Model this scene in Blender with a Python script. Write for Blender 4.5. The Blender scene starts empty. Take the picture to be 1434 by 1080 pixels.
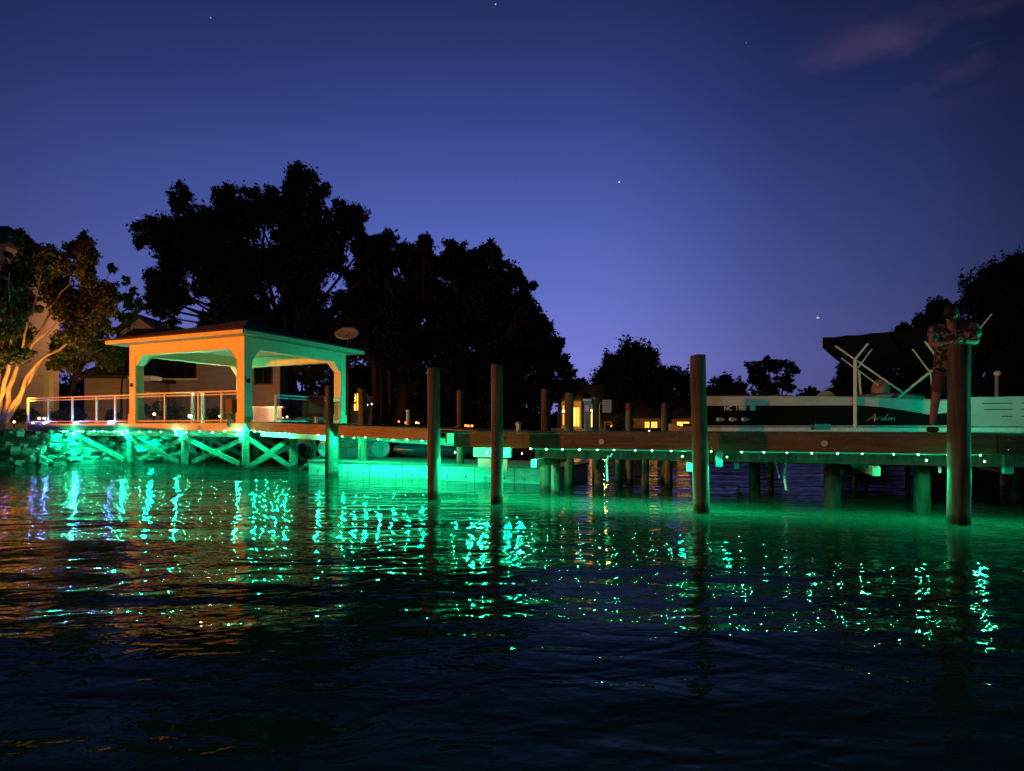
import bpy, math, random
import numpy as np
from mathutils import Vector, Matrix
random.seed(7); RNG = np.random.default_rng(11)
SC = bpy.context.scene
COL = SC.collection
F, HZ, CX, H = 850.0, 598.0, 717.0, 1.3      # measured: focal length in photo px, horizon row, centre column, eye height

def P(px, py, s):   # photo measurement at s px per metre -> world point
    return Vector(((px-CX)/s, F/s, H+(HZ-py)/s))

# ------------------------------------------------------------------ materials
def mat(name, col=(.5,.5,.5), rough=.6, metal=0.0, spec=.5, col2=None, scale=6.0, stretch=(1,1,1), bump=0.0, detail=5, emit=None, estr=0.0, bscale=None, thr=(.35,.65)):
    m = bpy.data.materials.new(name); m.use_nodes = True
    nt = m.node_tree; b = nt.nodes['Principled BSDF']
    b.inputs['Roughness'].default_value = rough; b.inputs['Metallic'].default_value = metal
    b.inputs['Specular IOR Level'].default_value = spec
    b.inputs['Base Color'].default_value = (*col, 1)
    if emit:
        b.inputs['Emission Color'].default_value = (*emit, 1); b.inputs['Emission Strength'].default_value = estr
    if col2 or bump:
        tc = nt.nodes.new('ShaderNodeTexCoord'); mp = nt.nodes.new('ShaderNodeMapping')
        mp.inputs['Scale'].default_value = stretch
        nt.links.new(tc.outputs['Object'], mp.inputs['Vector'])
        n = nt.nodes.new('ShaderNodeTexNoise'); n.inputs['Scale'].default_value = scale; n.inputs['Detail'].default_value = detail
        n.inputs['Roughness'].default_value = .65
        nt.links.new(mp.outputs[0], n.inputs['Vector'])
        if col2:
            r = nt.nodes.new('ShaderNodeValToRGB')
            r.color_ramp.elements[0].position = thr[0]; r.color_ramp.elements[1].position = thr[1]
            r.color_ramp.elements[0].color = (*col, 1); r.color_ramp.elements[1].color = (*col2, 1)
            nt.links.new(n.outputs['Fac'], r.inputs[0]); nt.links.new(r.outputs[0], b.inputs['Base Color'])
        if bump:
            n2 = n
            if bscale:
                n2 = nt.nodes.new('ShaderNodeTexNoise'); n2.inputs['Scale'].default_value = bscale; n2.inputs['Detail'].default_value = 4
                nt.links.new(mp.outputs[0], n2.inputs['Vector'])
            bp = nt.nodes.new('ShaderNodeBump'); bp.inputs['Strength'].default_value = 1; bp.inputs['Distance'].default_value = bump
            nt.links.new(n2.outputs['Fac'], bp.inputs['Height']); nt.links.new(bp.outputs[0], b.inputs['Normal'])
    return m
M = {}
M['pile'] = mat('weathered_pile', (.055,.046,.032), .9, spec=.2, col2=(.20,.165,.12), scale=14, stretch=(1,1,.07), bump=.014, detail=8)
M['fascia'] = mat('treated_board', (.17,.10,.048), .75, spec=.25, col2=(.30,.19,.095), scale=7, stretch=(.25,.25,3.5), bump=.003)
M['timber'] = mat('old_timber', (.16,.13,.09), .85, col2=(.30,.25,.19), scale=8, stretch=(.5,.5,2), bump=.004)
M['deckwood'] = mat('deck_boards', (.14,.11,.08), .8, col2=(.24,.2,.15), scale=10, stretch=(1,8,1), bump=.003)
M['white'] = mat('painted_trim', (.70,.63,.36), .5, col2=(.78,.71,.43), scale=4, bump=.0008)
M['cream'] = mat('cream_fascia', (.50,.44,.36), .6, col2=(.66,.6,.5), scale=3, stretch=(.4,.4,3), bump=.002)
M['ceil'] = mat('porch_ceiling', (.42,.30,.18), .6, col2=(.52,.38,.25), scale=5, stretch=(1,6,1), bump=.002)
M['shingle'] = mat('roof_shingle', (.025,.023,.022), .9, col2=(.06,.055,.05), scale=14, bump=.008)
M['alu'] = mat('aluminium', (.60,.60,.60), .45, metal=.3, col2=(.72,.72,.72), scale=12, bump=.0006)
M['powder'] = mat('white_powder_coat', (.66,.64,.62), .4, col2=(.76,.74,.72), scale=7, bump=.0006)
M['black'] = mat('black_gelcoat', (.003,.003,.005), .5, spec=.04, col2=(.006,.006,.008), scale=3, bump=.0006)
M['gel'] = mat('white_gelcoat', (.42,.44,.47), .35, col2=(.52,.54,.57), scale=2.5, bump=.0008)
M['canvas'] = mat('black_canvas', (.0035,.0035,.004), .95, spec=.1, col2=(.006,.006,.007), scale=9, bump=.03, bscale=3)
M['vinyl'] = mat('cushion_vinyl', (.22,.17,.14), .6, col2=(.30,.24,.20), scale=5, bump=.004)
M['float'] = mat('float_side', (.42,.42,.36), .7, col2=(.68,.68,.62), scale=3.5, stretch=(1,1,3), bump=.004)
M['dark'] = mat('dark_plastic', (.012,.012,.014), .5, col2=(.022,.022,.024), scale=6, bump=.002)
M['navy'] = mat('dark_hull', (.012,.02,.035), .35, col2=(.02,.03,.05), scale=3, bump=.001)
M['grey'] = mat('grey_plastic', (.17,.23,.26), .55, col2=(.23,.30,.33), scale=5, bump=.001)
M['rock'] = mat('riprap_stone', (.16,.155,.14), .85, col2=(.42,.41,.38), scale=4, bump=.03)
M['soil'] = mat('shore_soil', (.018,.016,.012), .95, col2=(.035,.034,.02), scale=1.6, bump=.04)
M['bark'] = mat('bark', (.018,.014,.010), .9, spec=.1, col2=(.045,.034,.025), scale=10, stretch=(1,1,.2), bump=.02)  # tree trunks; also painted shade on under-dock timber
M['smooth_bark'] = mat('crape_myrtle_bark', (.30,.20,.13), .7, col2=(.52,.40,.29), scale=5, stretch=(1,1,.35), bump=.012)
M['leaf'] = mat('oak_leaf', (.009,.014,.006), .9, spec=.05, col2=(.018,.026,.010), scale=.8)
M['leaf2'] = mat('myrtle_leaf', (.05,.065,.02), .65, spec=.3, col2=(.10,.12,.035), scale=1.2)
M['stucco'] = mat('tan_siding', (.38,.28,.22), .85, col2=(.48,.37,.30), scale=2, stretch=(.3,.3,5), bump=.006)
M['pinkwall'] = mat('pale_wall', (.42,.30,.24), .8, col2=(.52,.40,.33), scale=3, bump=.004)
M['window'] = mat('dark_window', (.010,.011,.014), .12, col2=(.02,.02,.024), scale=2)
M['knot'] = mat('wood_knot', (.07,.03,.012), .8, col2=(.11,.05,.02), scale=20)
M['skin'] = mat('skin', (.26,.15,.11), .6, col2=(.32,.19,.14), scale=8, bump=.001)
M['shirt'] = mat('patterned_shirt', (.02,.025,.03), .9, col2=(.20,.20,.18), scale=14, detail=3, bump=.004, thr=(.5,.56))
M['shorts'] = mat('shorts', (.055,.05,.045), .9, col2=(.09,.08,.07), scale=12, bump=.004)
M['cap'] = mat('dark_cap', (.012,.012,.014), .9, col2=(.02,.02,.022), scale=10, bump=.002)
M['rubber'] = mat('shoe_rubber', (.015,.015,.016), .8, col2=(.03,.03,.03), scale=14, bump=.002)
M['rope'] = mat('hose', (.45,.45,.42), .6, col2=(.6,.6,.56), scale=20)
M['letter'] = mat('white_decal', (.75,.75,.75), .5, col2=(.82,.82,.82), scale=10)
M['silver'] = mat('silver_script', (.35,.35,.36), .35, metal=.4, col2=(.42,.42,.43), scale=10)
M['reflector'] = mat('dock_reflector', (.80,.68,.66), .5, col2=(.88,.78,.76), scale=10)
M['orangebuoy'] = mat('orange_buoy', (.75,.22,.02), .5, col2=(.85,.3,.04), scale=6)
def emi(name, col, st): return mat(name, (0.02,0.02,0.02), .5, emit=col, estr=st)
M['led'] = emi('led_green', (.05,1,.42), 1700)
M['led2'] = emi('led_green_bright', (.10,1,.50), 3600)
M['tube'] = emi('led_tube_glow', (.0,1,.36), .35)
M['blue'] = emi('deck_light_violet', (.10,.20,1), 900)
M['warm'] = emi('warm_lamp', (1,.55,.16), 14)
M['amber'] = emi('amber_window', (1,.36,.06), 1.6)
M['amberw'] = emi('amber_window_bright', (1,.42,.05), 3.0)
M['red'] = emi('red_lamp', (1,.10,.03), 9)
M['palelamp'] = emi('pale_lamp', (1,.72,.45), 6)

def wet(m,dark=.28):
    nt=m.node_tree; b=nt.nodes['Principled BSDF']; L=nt.links.new; src=b.inputs['Base Color'].links[0].from_socket
    g=nt.nodes.new('ShaderNodeNewGeometry'); sp=nt.nodes.new('ShaderNodeSeparateXYZ'); L(g.outputs['Position'],sp.inputs[0])
    n=nt.nodes.new('ShaderNodeTexNoise'); n.inputs['Scale'].default_value=6; L(g.outputs['Position'],n.inputs['Vector'])
    a=nt.nodes.new('ShaderNodeMath'); a.operation='MULTIPLY_ADD'; a.inputs[1].default_value=-.22; L(n.outputs['Fac'],a.inputs[0]); L(sp.outputs['Z'],a.inputs[2])
    r=nt.nodes.new('ShaderNodeMapRange'); r.inputs['From Min'].default_value=-.02; r.inputs['From Max'].default_value=.05; r.inputs['To Min'].default_value=dark; r.inputs['To Max'].default_value=1; L(a.outputs[0],r.inputs[0])
    oi=nt.nodes.new('ShaderNodeObjectInfo'); ov=nt.nodes.new('ShaderNodeMapRange'); ov.inputs['To Min'].default_value=.72; ov.inputs['To Max'].default_value=1.15; L(oi.outputs['Random'],ov.inputs[0])
    mu=nt.nodes.new('ShaderNodeMath'); mu.operation='MULTIPLY'; L(r.outputs[0],mu.inputs[0]); L(ov.outputs[0],mu.inputs[1])
    sc=nt.nodes.new('ShaderNodeVectorMath'); sc.operation='SCALE'; L(src,sc.inputs[0]); L(mu.outputs[0],sc.inputs['Scale']); L(sc.outputs[0],b.inputs['Base Color'])
for k_ in ('pile','timber','fascia','rock'): wet(M[k_])
def glass():
    m = bpy.data.materials.new('rail_glass'); m.use_nodes = True; nt = m.node_tree; nt.nodes.clear()
    o = nt.nodes.new('ShaderNodeOutputMaterial'); mx = nt.nodes.new('ShaderNodeMixShader')
    t = nt.nodes.new('ShaderNodeBsdfTransparent'); t.inputs[0].default_value = (.80,.83,.82,1)
    g = nt.nodes.new('ShaderNodeBsdfGlossy'); g.inputs['Roughness'].default_value = .03
    n = nt.nodes.new('ShaderNodeTexNoise'); n.inputs['Scale'].default_value = 3
    ma = nt.nodes.new('ShaderNodeMath'); ma.operation = 'MULTIPLY_ADD'; ma.inputs[1].default_value = .06; ma.inputs[2].default_value = .03
    nt.links.new(n.outputs['Fac'], ma.inputs[0]); nt.links.new(ma.outputs[0], mx.inputs[0])
    nt.links.new(t.outputs[0], mx.inputs[1]); nt.links.new(g.outputs[0], mx.inputs[2]); nt.links.new(mx.outputs[0], o.inputs[0])
    return m
M['glass'] = glass()

# ------------------------------------------------------------------ mesh builder
class MB:
    def __init__(s): s.v=[]; s.f=[]; s.smooth=False; s.marks=[]
    def mark(s,m): s.marks.append((len(s.f),m)); return s
    def box(s, c, d, ax=(1,0), tilt=None):
        """c centre, d full sizes, ax = horizontal direction of the first axis; tilt = slope vector override"""
        ex = Vector((ax[0], ax[1], 0)).normalized() if tilt is None else Vector(tilt).normalized()
        ey = Vector((0,0,1)).cross(ex).normalized(); ez = ex.cross(ey)
        c = Vector(c); k = len(s.v)
        for i in (-1,1):
            for j in (-1,1):
                for l in (-1,1):
                    s.v.append(tuple(c+ex*i*d[0]/2+ey*j*d[1]/2+ez*l*d[2]/2))
        for q in ((0,1,3,2),(4,6,7,5),(0,4,5,1),(2,3,7,6),(0,2,6,4),(1,5,7,3)): s.f.append(tuple(k+x for x in q))
        return s
    def beam(s, a, b, w, h):
        a=Vector(a); b=Vector(b); return s.box((a+b)/2, ((b-a).length, w, h), tilt=(b-a))
    def tube(s, pts, rad, n=10, cap=True):
        pts=[Vector(p) for p in pts]
        if not hasattr(rad,'__len__'): rad=[rad]*len(pts)
        k=len(s.v); m=len(pts); up=None
        for i,p in enumerate(pts):
            d=(pts[min(i+1,m-1)]-pts[max(i-1,0)]).normalized()
            if up is None:
                up = Vector((0,0,1)) if abs(d.z)<.9 else Vector((1,0,0))
            a=d.cross(up).normalized(); b=a.cross(d).normalized(); up=b if i==0 else (up-d*up.dot(d)).normalized()
            a=d.cross(up).normalized(); b=a.cross(d)
            for j in range(n):
                t=2*math.pi*j/n; s.v.append(tuple(p+(a*math.cos(t)+b*math.sin(t))*rad[i]))
        for i in range(m-1):
            for j in range(n):
                j2=(j+1)%n; s.f.append((k+i*n+j, k+i*n+j2, k+(i+1)*n+j2, k+(i+1)*n+j))
        if cap:
            s.f.append(tuple(k+j for j in range(n))[::-1]); s.f.append(tuple(k+(m-1)*n+j for j in range(n)))
        s.smooth=True; return s
    def poly(s, pts, thick, nrm):
        """a flat outline given its thickness along nrm"""
        k=len(s.v); n=len(pts); nv=Vector(nrm).normalized()*thick
        for p in pts: s.v.append(tuple(Vector(p)))
        for p in pts: s.v.append(tuple(Vector(p)+nv))
        s.f.append(tuple(range(k,k+n))); s.f.append(tuple(range(k+2*n-1,k+n-1,-1)))
        for i in range(n):
            j=(i+1)%n; s.f.append((k+j,k+i,k+n+i,k+n+j))
        return s
    def blob(s, c, r, nu=10, nv=7, jit=0.0, squash=(1,1,1), rs=None):
        rs = rs or random; k=len(s.v); c=Vector(c)
        s.v.append(tuple(c+Vector((0,0,r*squash[2]))))
        for i in range(1,nv):
            ph=math.pi*i/nv
            for j in range(nu):
                th=2*math.pi*j/nu; q=r*(1+jit*(rs.random()-.5)*2)
                s.v.append((c.x+q*squash[0]*math.sin(ph)*math.cos(th), c.y+q*squash[1]*math.sin(ph)*math.sin(th), c.z+q*squash[2]*math.cos(ph)))
        s.v.append(tuple(c-Vector((0,0,r*squash[2])))); e=len(s.v)-1
        for j in range(nu):
            j2=(j+1)%nu; s.f.append((k,k+1+j,k+1+j2)); s.f.append((e,e-nu+j2,e-nu+j))
        for i in range(nv-2):
            for j in range(nu):
                j2=(j+1)%nu; a=k+1+i*nu; s.f.append((a+j,a+nu+j,a+nu+j2,a+j2))
        s.smooth=True; return s
    def build(s, name, m, parent=None, org=None):
        if parent is not None: org = parent.get('_o') or (0,0,0)
        elif org is None:
            a=np.array(s.v); org=(a[:,0].mean(), a[:,1].mean(), a[:,2].min())
        org=tuple(float(x) for x in org)
        me=bpy.data.meshes.new(name)
        me.from_pydata([(x-org[0],y-org[1],z-org[2]) for x,y,z in s.v],[],s.f)
        me.materials.append(M[m] if isinstance(m,str) else m)
        for k,(a,mm) in enumerate(s.marks):
            me.materials.append(M[mm])
            for q in range(a,len(s.f)): me.polygons[q].material_index=k+1
        if s.smooth:
            me.polygons.foreach_set('use_smooth',[True]*len(me.polygons))
            try: me.set_sharp_from_angle(angle=math.radians(40))
            except Exception: pass
        o=bpy.data.objects.new(name,me); COL.objects.link(o); o['_o']=org
        if parent is not None: o.parent=parent
        else: o.location=org
        return o
def raw_mesh(name, verts, faces, m, parent=None, org=(0,0,0), smooth=False):
    """numpy verts (n,3), faces (k,3|4)"""
    if parent is not None: org = tuple(parent['_o'])
    v=np.asarray(verts,dtype=np.float32)-np.array(org,dtype=np.float32); f=np.asarray(faces,dtype=np.int32)
    me=bpy.data.meshes.new(name); me.vertices.add(len(v)); me.vertices.foreach_set('co',v.ravel())
    k=f.shape[1]; me.loops.add(f.size); me.loops.foreach_set('vertex_index',f.ravel())
    me.polygons.add(len(f)); me.polygons.foreach_set('loop_start',np.arange(0,f.size,k,dtype=np.int32)); me.polygons.foreach_set('loop_total',np.full(len(f),k,dtype=np.int32))
    if smooth: me.polygons.foreach_set('use_smooth',np.ones(len(f),dtype=bool))
    me.materials.append(M[m] if isinstance(m,str) else m); me.update(calc_edges=True); me.validate()
    o=bpy.data.objects.new(name,me); COL.objects.link(o); o['_o']=tuple(float(x) for x in org)
    if parent is not None: o.parent=parent
    else: o.location=org
    return o
def tag(o, label=None, cat=None, group=None, kind=None):
    if label: o['label']=label
    if cat: o['category']=cat
    if group: o['group']=group
    if kind: o['kind']=kind
    return o
def thing(name, loc, label, cat, group=None):
    o=bpy.data.objects.new(name,None); COL.objects.link(o); o.location=loc; o['_o']=tuple(float(x) for x in loc); o.empty_display_size=.2
    return tag(o,label,cat,group)
def lamp(kind, loc, col, power, radius=.03, aim=None, spot=None, name='lamp_light'):
    l=bpy.data.lights.new(name,kind); l.color=col; l.energy=power
    if kind in ('POINT','SPOT'): l.shadow_soft_size=radius
    if spot: l.spot_size=math.radians(spot[0]); l.spot_blend=spot[1]
    o=bpy.data.objects.new(name,l); COL.objects.link(o); o.location=loc
    if aim is not None: o.rotation_euler=(Vector(aim)-Vector(loc)).to_track_quat('-Z','Y').to_euler()
    return o
def font_mesh(name,cu,parent,loc,rot,sc=(1,1,1)):
    t=bpy.data.objects.new('t',cu); COL.objects.link(t); me=bpy.data.meshes.new_from_object(t.evaluated_get(bpy.context.evaluated_depsgraph_get())); bpy.data.objects.remove(t)
    me.name=name; o=bpy.data.objects.new(name,me); COL.objects.link(o); o.parent=parent; o.location=loc; o.rotation_euler=rot; o.scale=sc; return o
def V2(a): return Vector((a[0],a[1],0))

# ------------------------------------------------------------------ terrain and water
SH=[(-200,15),(-40,9),(-19.5,11.5),(-17.6,16),(-17.0,19.2),(-16.2,20.5),(-15,21.35),(-13.4,22.3),(-12,24),(-10,25.5),(-6,27.5),(-3,33),(4,44),(12,52),(30,60),(80,62),(200,60)]
def shoreY(x): return np.interp(x,[p[0] for p in SH],[p[1] for p in SH])
def landz(x,y):
    d=y-shoreY(x)
    z=np.where(d<0, np.maximum(-1.6,d*.5-.02), np.minimum(1.16,d*.75))
    far=np.clip((y-70)/200,0,1)*3
    left=np.clip((-x-15)/2,0,1)*(y<40)
    return z+np.where(d>3,far+.05*np.sin(x*.7)*np.cos(y*.9),0)+left*0
xs=np.concatenate([np.linspace(-700,-45,22),np.linspace(-42,42,169),np.linspace(45,700,22)])
ys=np.concatenate([np.linspace(-200,10,20),np.linspace(12,70,150),np.linspace(75,1500,30)])
gx,gy=np.meshgrid(xs,ys); gz=landz(gx,gy)+np.where(gy-shoreY(gx)>0,RNG.normal(0,.015,gx.shape),0)
vv=np.stack([gx,gy,gz],-1).reshape(-1,3); nx=len(xs); idx=np.arange(len(vv)).reshape(gx.shape)
ff=np.stack([idx[:-1,:-1],idx[:-1,1:],idx[1:,1:],idx[1:,:-1]],-1).reshape(-1,4)
tag(raw_mesh('ground',vv,ff,'soil',smooth=True),kind='structure')

# water: real long swells in the mesh, small chop in the bump
def water_mat():
    m=bpy.data.materials.new('lake_water'); m.use_nodes=True; nt=m.node_tree; b=nt.nodes['Principled BSDF']; L=nt.links.new
    b.inputs['Base Color'].default_value=(.008,.042,.026,1); b.inputs['Roughness'].default_value=.035; b.inputs['IOR'].default_value=1.115
    b.inputs['Specular IOR Level'].default_value=.5
    tc=nt.nodes.new('ShaderNodeTexCoord')
    def wave(sc,stx,sty,amp,rot,detail=2,dist=0.0):
        mp=nt.nodes.new('ShaderNodeMapping'); mp.inputs['Scale'].default_value=(stx,sty,1); mp.inputs['Rotation'].default_value=(0,0,rot)
        L(tc.outputs['Object'],mp.inputs[0])
        n=nt.nodes.new('ShaderNodeTexNoise'); n.inputs['Scale'].default_value=sc; n.inputs['Detail'].default_value=detail; n.inputs['Distortion'].default_value=dist
        L(mp.outputs[0],n.inputs['Vector'])
        a=nt.nodes.new('ShaderNodeMath'); a.operation='MULTIPLY'; a.inputs[1].default_value=amp; L(n.outputs['Fac'],a.inputs[0]); return a
    w=[wave(1.1,.32,1.5,.048,.08,1), wave(3.1,.60,1.25,.026,-.22,2,.5), wave(8.5,.8,1.1,.0065,.35,2,.3)]
    s=w[0]
    for q in w[1:]:
        a=nt.nodes.new('ShaderNodeMath'); a.operation='ADD'; L(s.outputs[0],a.inputs[0]); L(q.outputs[0],a.inputs[1]); s=a
    # breeze patches: some water calmer than other
    pn=nt.nodes.new('ShaderNodeTexNoise'); pn.inputs['Scale'].default_value=.22; pn.inputs['Detail'].default_value=1; L(tc.outputs['Object'],pn.inputs['Vector'])
    mr=nt.nodes.new('ShaderNodeMapRange'); mr.inputs['From Min'].default_value=.35; mr.inputs['From Max'].default_value=.65; mr.inputs['To Min'].default_value=.55; mr.inputs['To Max'].default_value=1.1; L(pn.outputs['Fac'],mr.inputs[0])
    bp=nt.nodes.new('ShaderNodeBump'); bp.inputs['Distance'].default_value=1.0; L(mr.outputs[0],bp.inputs['Strength']); L(s.outputs[0],bp.inputs['Height']); L(bp.outputs[0],b.inputs['Normal'])
    return m
M['water']=water_mat()
wx=np.concatenate([np.linspace(-700,-32,12),np.linspace(-30,22,330),np.linspace(24,700,12)])
wy=np.concatenate([np.linspace(-200,0,8),np.linspace(1,30,300),np.linspace(31,300,20)])
gx,gy=np.meshgrid(wx,wy)
gz=.006*np.sin(gy*2.3+.5*np.sin(gx*.6)+gx*.25)+.005*np.sin(gy*3.7-gx*.4+1.2*np.sin(gx*.35+gy*.2))+.004*np.sin(gx*1.1+gy*1.7)
gz*=((gx>-31)&(gx<23)&(gy>.5)&(gy<30.5))
vv=np.stack([gx,gy,gz],-1).reshape(-1,3); idx=np.arange(len(vv)).reshape(gx.shape)
ff=np.stack([idx[:-1,:-1],idx[:-1,1:],idx[1:,1:],idx[1:,:-1]],-1).reshape(-1,4)
tag(raw_mesh('water',vv,ff,'water',smooth=True),kind='structure')

# ------------------------------------------------------------------ main dock
dd=Vector((.931,-.365,0)); nn=Vector((.365,.931,0))
pile0=Vector((-1.40,10.94,0))
D0=pile0+nn*.17
def D(t,off=0,z=0): v=D0+dd*t+nn*off; v.z=z; return v
def pile_mb(x,y,z0,z1,r,lean=(0,0),seed=0,n=18):
    rs=random.Random(seed); r*=y/math.hypot(x,y); mb=MB(); pts=[];rad=[]
    for i in range(9):
        f=i/8; z=z0+(z1-z0)*f; pts.append((x+lean[0]*f+rs.uniform(-.004,.004),y+lean[1]*f+rs.uniform(-.004,.004),z)); rad.append(r*(1.04-.10*f)*(1+rs.uniform(-.012,.012)))
    rad.append(rad[-1]*.90); pts.append((pts[-1][0],pts[-1][1],z1+.012))
    mb.tube(pts,rad,n); k=len(mb.v)-2*n; tx,ty=rs.uniform(-.25,.25),rs.uniform(-.25,.25)
    for i in range(k,len(mb.v)):
        a=mb.v[i]; mb.v[i]=(a[0]+rs.uniform(-.004,.004),a[1]+rs.uniform(-.004,.004),a[2]+(a[0]-x)*tx+(a[1]-y)*ty+rs.uniform(-.006,.006))
    return mb

dock=thing('wooden_dock',D(0,1,-.5),'long brown wooden dock across the right half, green light strip under its edge','dock')
# fascia boards (separate lengths), each with its knots
cuts=[.30,1.62,4.62,8.35,13.5]
for i in range(4):
    a,b=cuts[i],cuts[i+1]
    mb=MB().beam(D(a+.004,.02,1.06),D(b-.004,.02,1.06),.04,.25)
    kn=mb.mark('knot'); rs=random.Random(i)
    for k in range(int((b-a)*1.6)):
        t=a+rs.uniform(.1,.9)*(b-a); z=1.06+rs.uniform(-.09,.09); r=rs.uniform(.008,.016)
        c=D(t,-.001,z); kn.poly([c+dd*r*1.5*math.cos(q)+Vector((0,0,r*math.sin(q))) for q in np.linspace(0,2*math.pi,9)[:-1]],.002,nn*-1)
    sc_=mb.mark('alu')
    for t in np.arange(a+.12,b-.1,.62):
        for z in (1.0,1.13): sc_.blob(D(t,-.003,z),.006,6,4)
    mb.build('fascia_board','fascia',dock)
MB().beam(D(0,.30,1.10),D(0,2.20,1.10),.04,.20).build('end_board','fascia',dock)
MB().beam(D(-.03,2.25,1.06),D(13.5,2.25,1.06),.04,.25).build('fascia_board','timber',dock)
dk=MB()
t=.0
while t<13.4:
    dk.box(D(t+.07,1.13,1.203),(.138,2.30,.03),ax=(dd.x,dd.y)); t+=.145
dk.build('decking','deckwood',dock)
MB().beam(D(1.7,.50,.84),D(13.4,.50,.84),.07,.19).build('stringer','bark',dock)  # near-black colour stands in for the shade behind the fascia
MB().beam(D(1.7,1.85,.84),D(13.4,1.85,.84),.07,.19).build('stringer','timber',dock)
MB().beam(D(.15,1.2,.80),D(.95,1.2,.80),.08,.20).build('stringer','timber',dock)
for k,t in enumerate((1.75,4.4,7.0,9.6,12.4)):
    MB().beam(D(t,.25,.66),D(t,2.15,.66),.10,.14).build('cross_beam','timber',dock)
# support piles from the photo's waterlines: (px centre, waterline row, dia px)
def gp(px,wl):
    s=(wl-HZ)/H; return (px-CX)/s, F/s, s
for k,(px,wl,w) in enumerate([(778,693,13),(760,684,9),(797,682,14),(839,686,14),(867,681,11),(904,686,11),(882,678,9),(936,682,12),(1057,696,17),(1079,688,10),(1165,711,24),(1197,690,8),(1271,694,8),(1291,719,26),(1212,684,6),(1426,700,24)]):
    x,y,s=gp(px,wl)
    # keep each pile under the dock
    q=(Vector((x,y,0))-D0); off=q.dot(nn)
    mb=pile_mb(x,y,-.9,.90 if off<2.2 else .62,max(.05,w/s/2),seed=k+40,n=12)
    mb.build('support_pile','pile' if px<1000 else 'bark',dock)  # right-hand piles: under-dock shade put into a darker colour
# light strip
LEDP=[]
def strip(parent,pa,pb,sp,bulb='led',zt=0,jit=.0,power=0,every=3,tube=True,down=True,push=(0,0,0)):
    pa=Vector(pa); pb=Vector(pb); L=(pb-pa).length; n=int(L/sp)
    mb=MB(); sag=[pa+(pb-pa)*i/(n*2)+Vector((0,0,-.004*abs(math.sin(i*math.pi/2)))) for i in range(n*2+1)]
    mb.tube(sag,.009,6); st=mb.build('light_strip','tube' if tube else 'dark',parent)
    rs=random.Random(int(L*100))
    for i in range(n+1):
        p=pa+(pb-pa)*(i/n)+Vector((rs.uniform(-jit,jit),rs.uniform(-jit,jit)*.3,rs.uniform(-jit,jit)-.006))
        p=p+(pb-pa).normalized()*rs.uniform(-.035,.035); MB().blob(p,rs.uniform(.0055,.0085),8,6).build('bulb',bulb,st)
        if power and i%every==0:
            p=p+Vector(push)
            if down: lamp('SPOT',p+Vector((0,0,-.02)),(0,1,.42),power*every*16,.012,aim=p-Vector((0,0,1)),spot=(128,.5),name='strip_light')
            else: lamp('POINT',p+Vector((0,0,-.03)),(0,1,.42),power*every*9,.012,name='strip_light')
    return st
strip(dock,D(1.75,.03,.925),D(4.75,.03,.925),.29,'led2',power=2.6,every=2)
strip(dock,D(5.15,.03,.925),D(8.15,.03,.925),.30,'led2',power=1.2,every=2)
strip(dock,D(8.75,.03,.925),D(13.3,.03,.925),.33,'led',power=.9,every=3)
strip(dock,D(.45,.5,.925),D(1.35,.5,.925),.22,'led2',jit=.02,power=5,every=1,down=False)
for x_,y_ in [gp(px,wl)[:2] for px,wl in ((608.5,699),(696,705),(985,718),(1343,735))]:
    t_=(Vector((x_,y_,0))-D0).dot(dd)
    for sg_ in (-1,1):
        q=D(t_+sg_*.33,.0,.84)
        if t_+sg_*.34<0: continue
        MB().blob(q,.008,8,6).build('pile_light','led',dock); lamp('SPOT',q+Vector((0,0,-.02)),(0,1,.42),70 if t_>1 else 90,.015,aim=q-Vector((0,0,1)),spot=(158,.25),name='pile_lamp')
# brackets hanging at pile positions
for t in (4.85,8.5):
    MB().box(D(t,.12,.80),(.10,.10,.24),ax=(dd.x,dd.y)).build('pile_bracket','dark',dock)
# reflector discs on the board, metal cleat
for i,(px,py,s) in enumerate([(837.5,619,87),(1156,621.5,98)]):
    c=P(px,py,s); q=(Vector((c.x,c.y,0))-D0); c=D(q.dot(dd),-.004,c.z)
    MB().poly([c+dd*.045*math.cos(a)+Vector((0,0,.045*math.sin(a))) for a in np.linspace(0,2*math.pi,21)[:-1]],.008,nn*-1).build('round_reflector','reflector',dock)
hz_=MB().tube([P(852,636,84)+nn*.3,P(849,641,84)+nn*.3,P(846,640,84)+nn*.3,P(844,648,84)+nn*.3,P(845,676,84)+nn*.3],.016,8).build('water_hose','rope',dock)
MB().tube([P(1104,640,88)+nn*.4,P(1103,652,88)+nn*.4,P(1100,668,88)+nn*.4,P(1103,690,88)+nn*.4],.022,8).build('water_hose','rope',dock)
MB().tube([P(1086,640,88)+nn*.4,P(1088,652,88)+nn*.4,P(1093,672,88)+nn*.4],.012,8).build('water_hose','rope',dock)
MB().tube([P(1322,640,100)+nn*.3,P(1324,652,100)+nn*.3,P(1325,664,100)+nn*.3],.02,8).build('water_hose','rope',dock)
cl=thing('dock_cleat',P(1140,609,88)+nn*.7,'grey metal box and cleat on the dock beside the boat','cleat')
MB().box(P(1149,598,80),(.28,.14,.10)).build('box','grey',cl)
MB().beam(P(1135,608,80),P(1135,594,80),.06,.06).build('upright','grey',cl)

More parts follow.
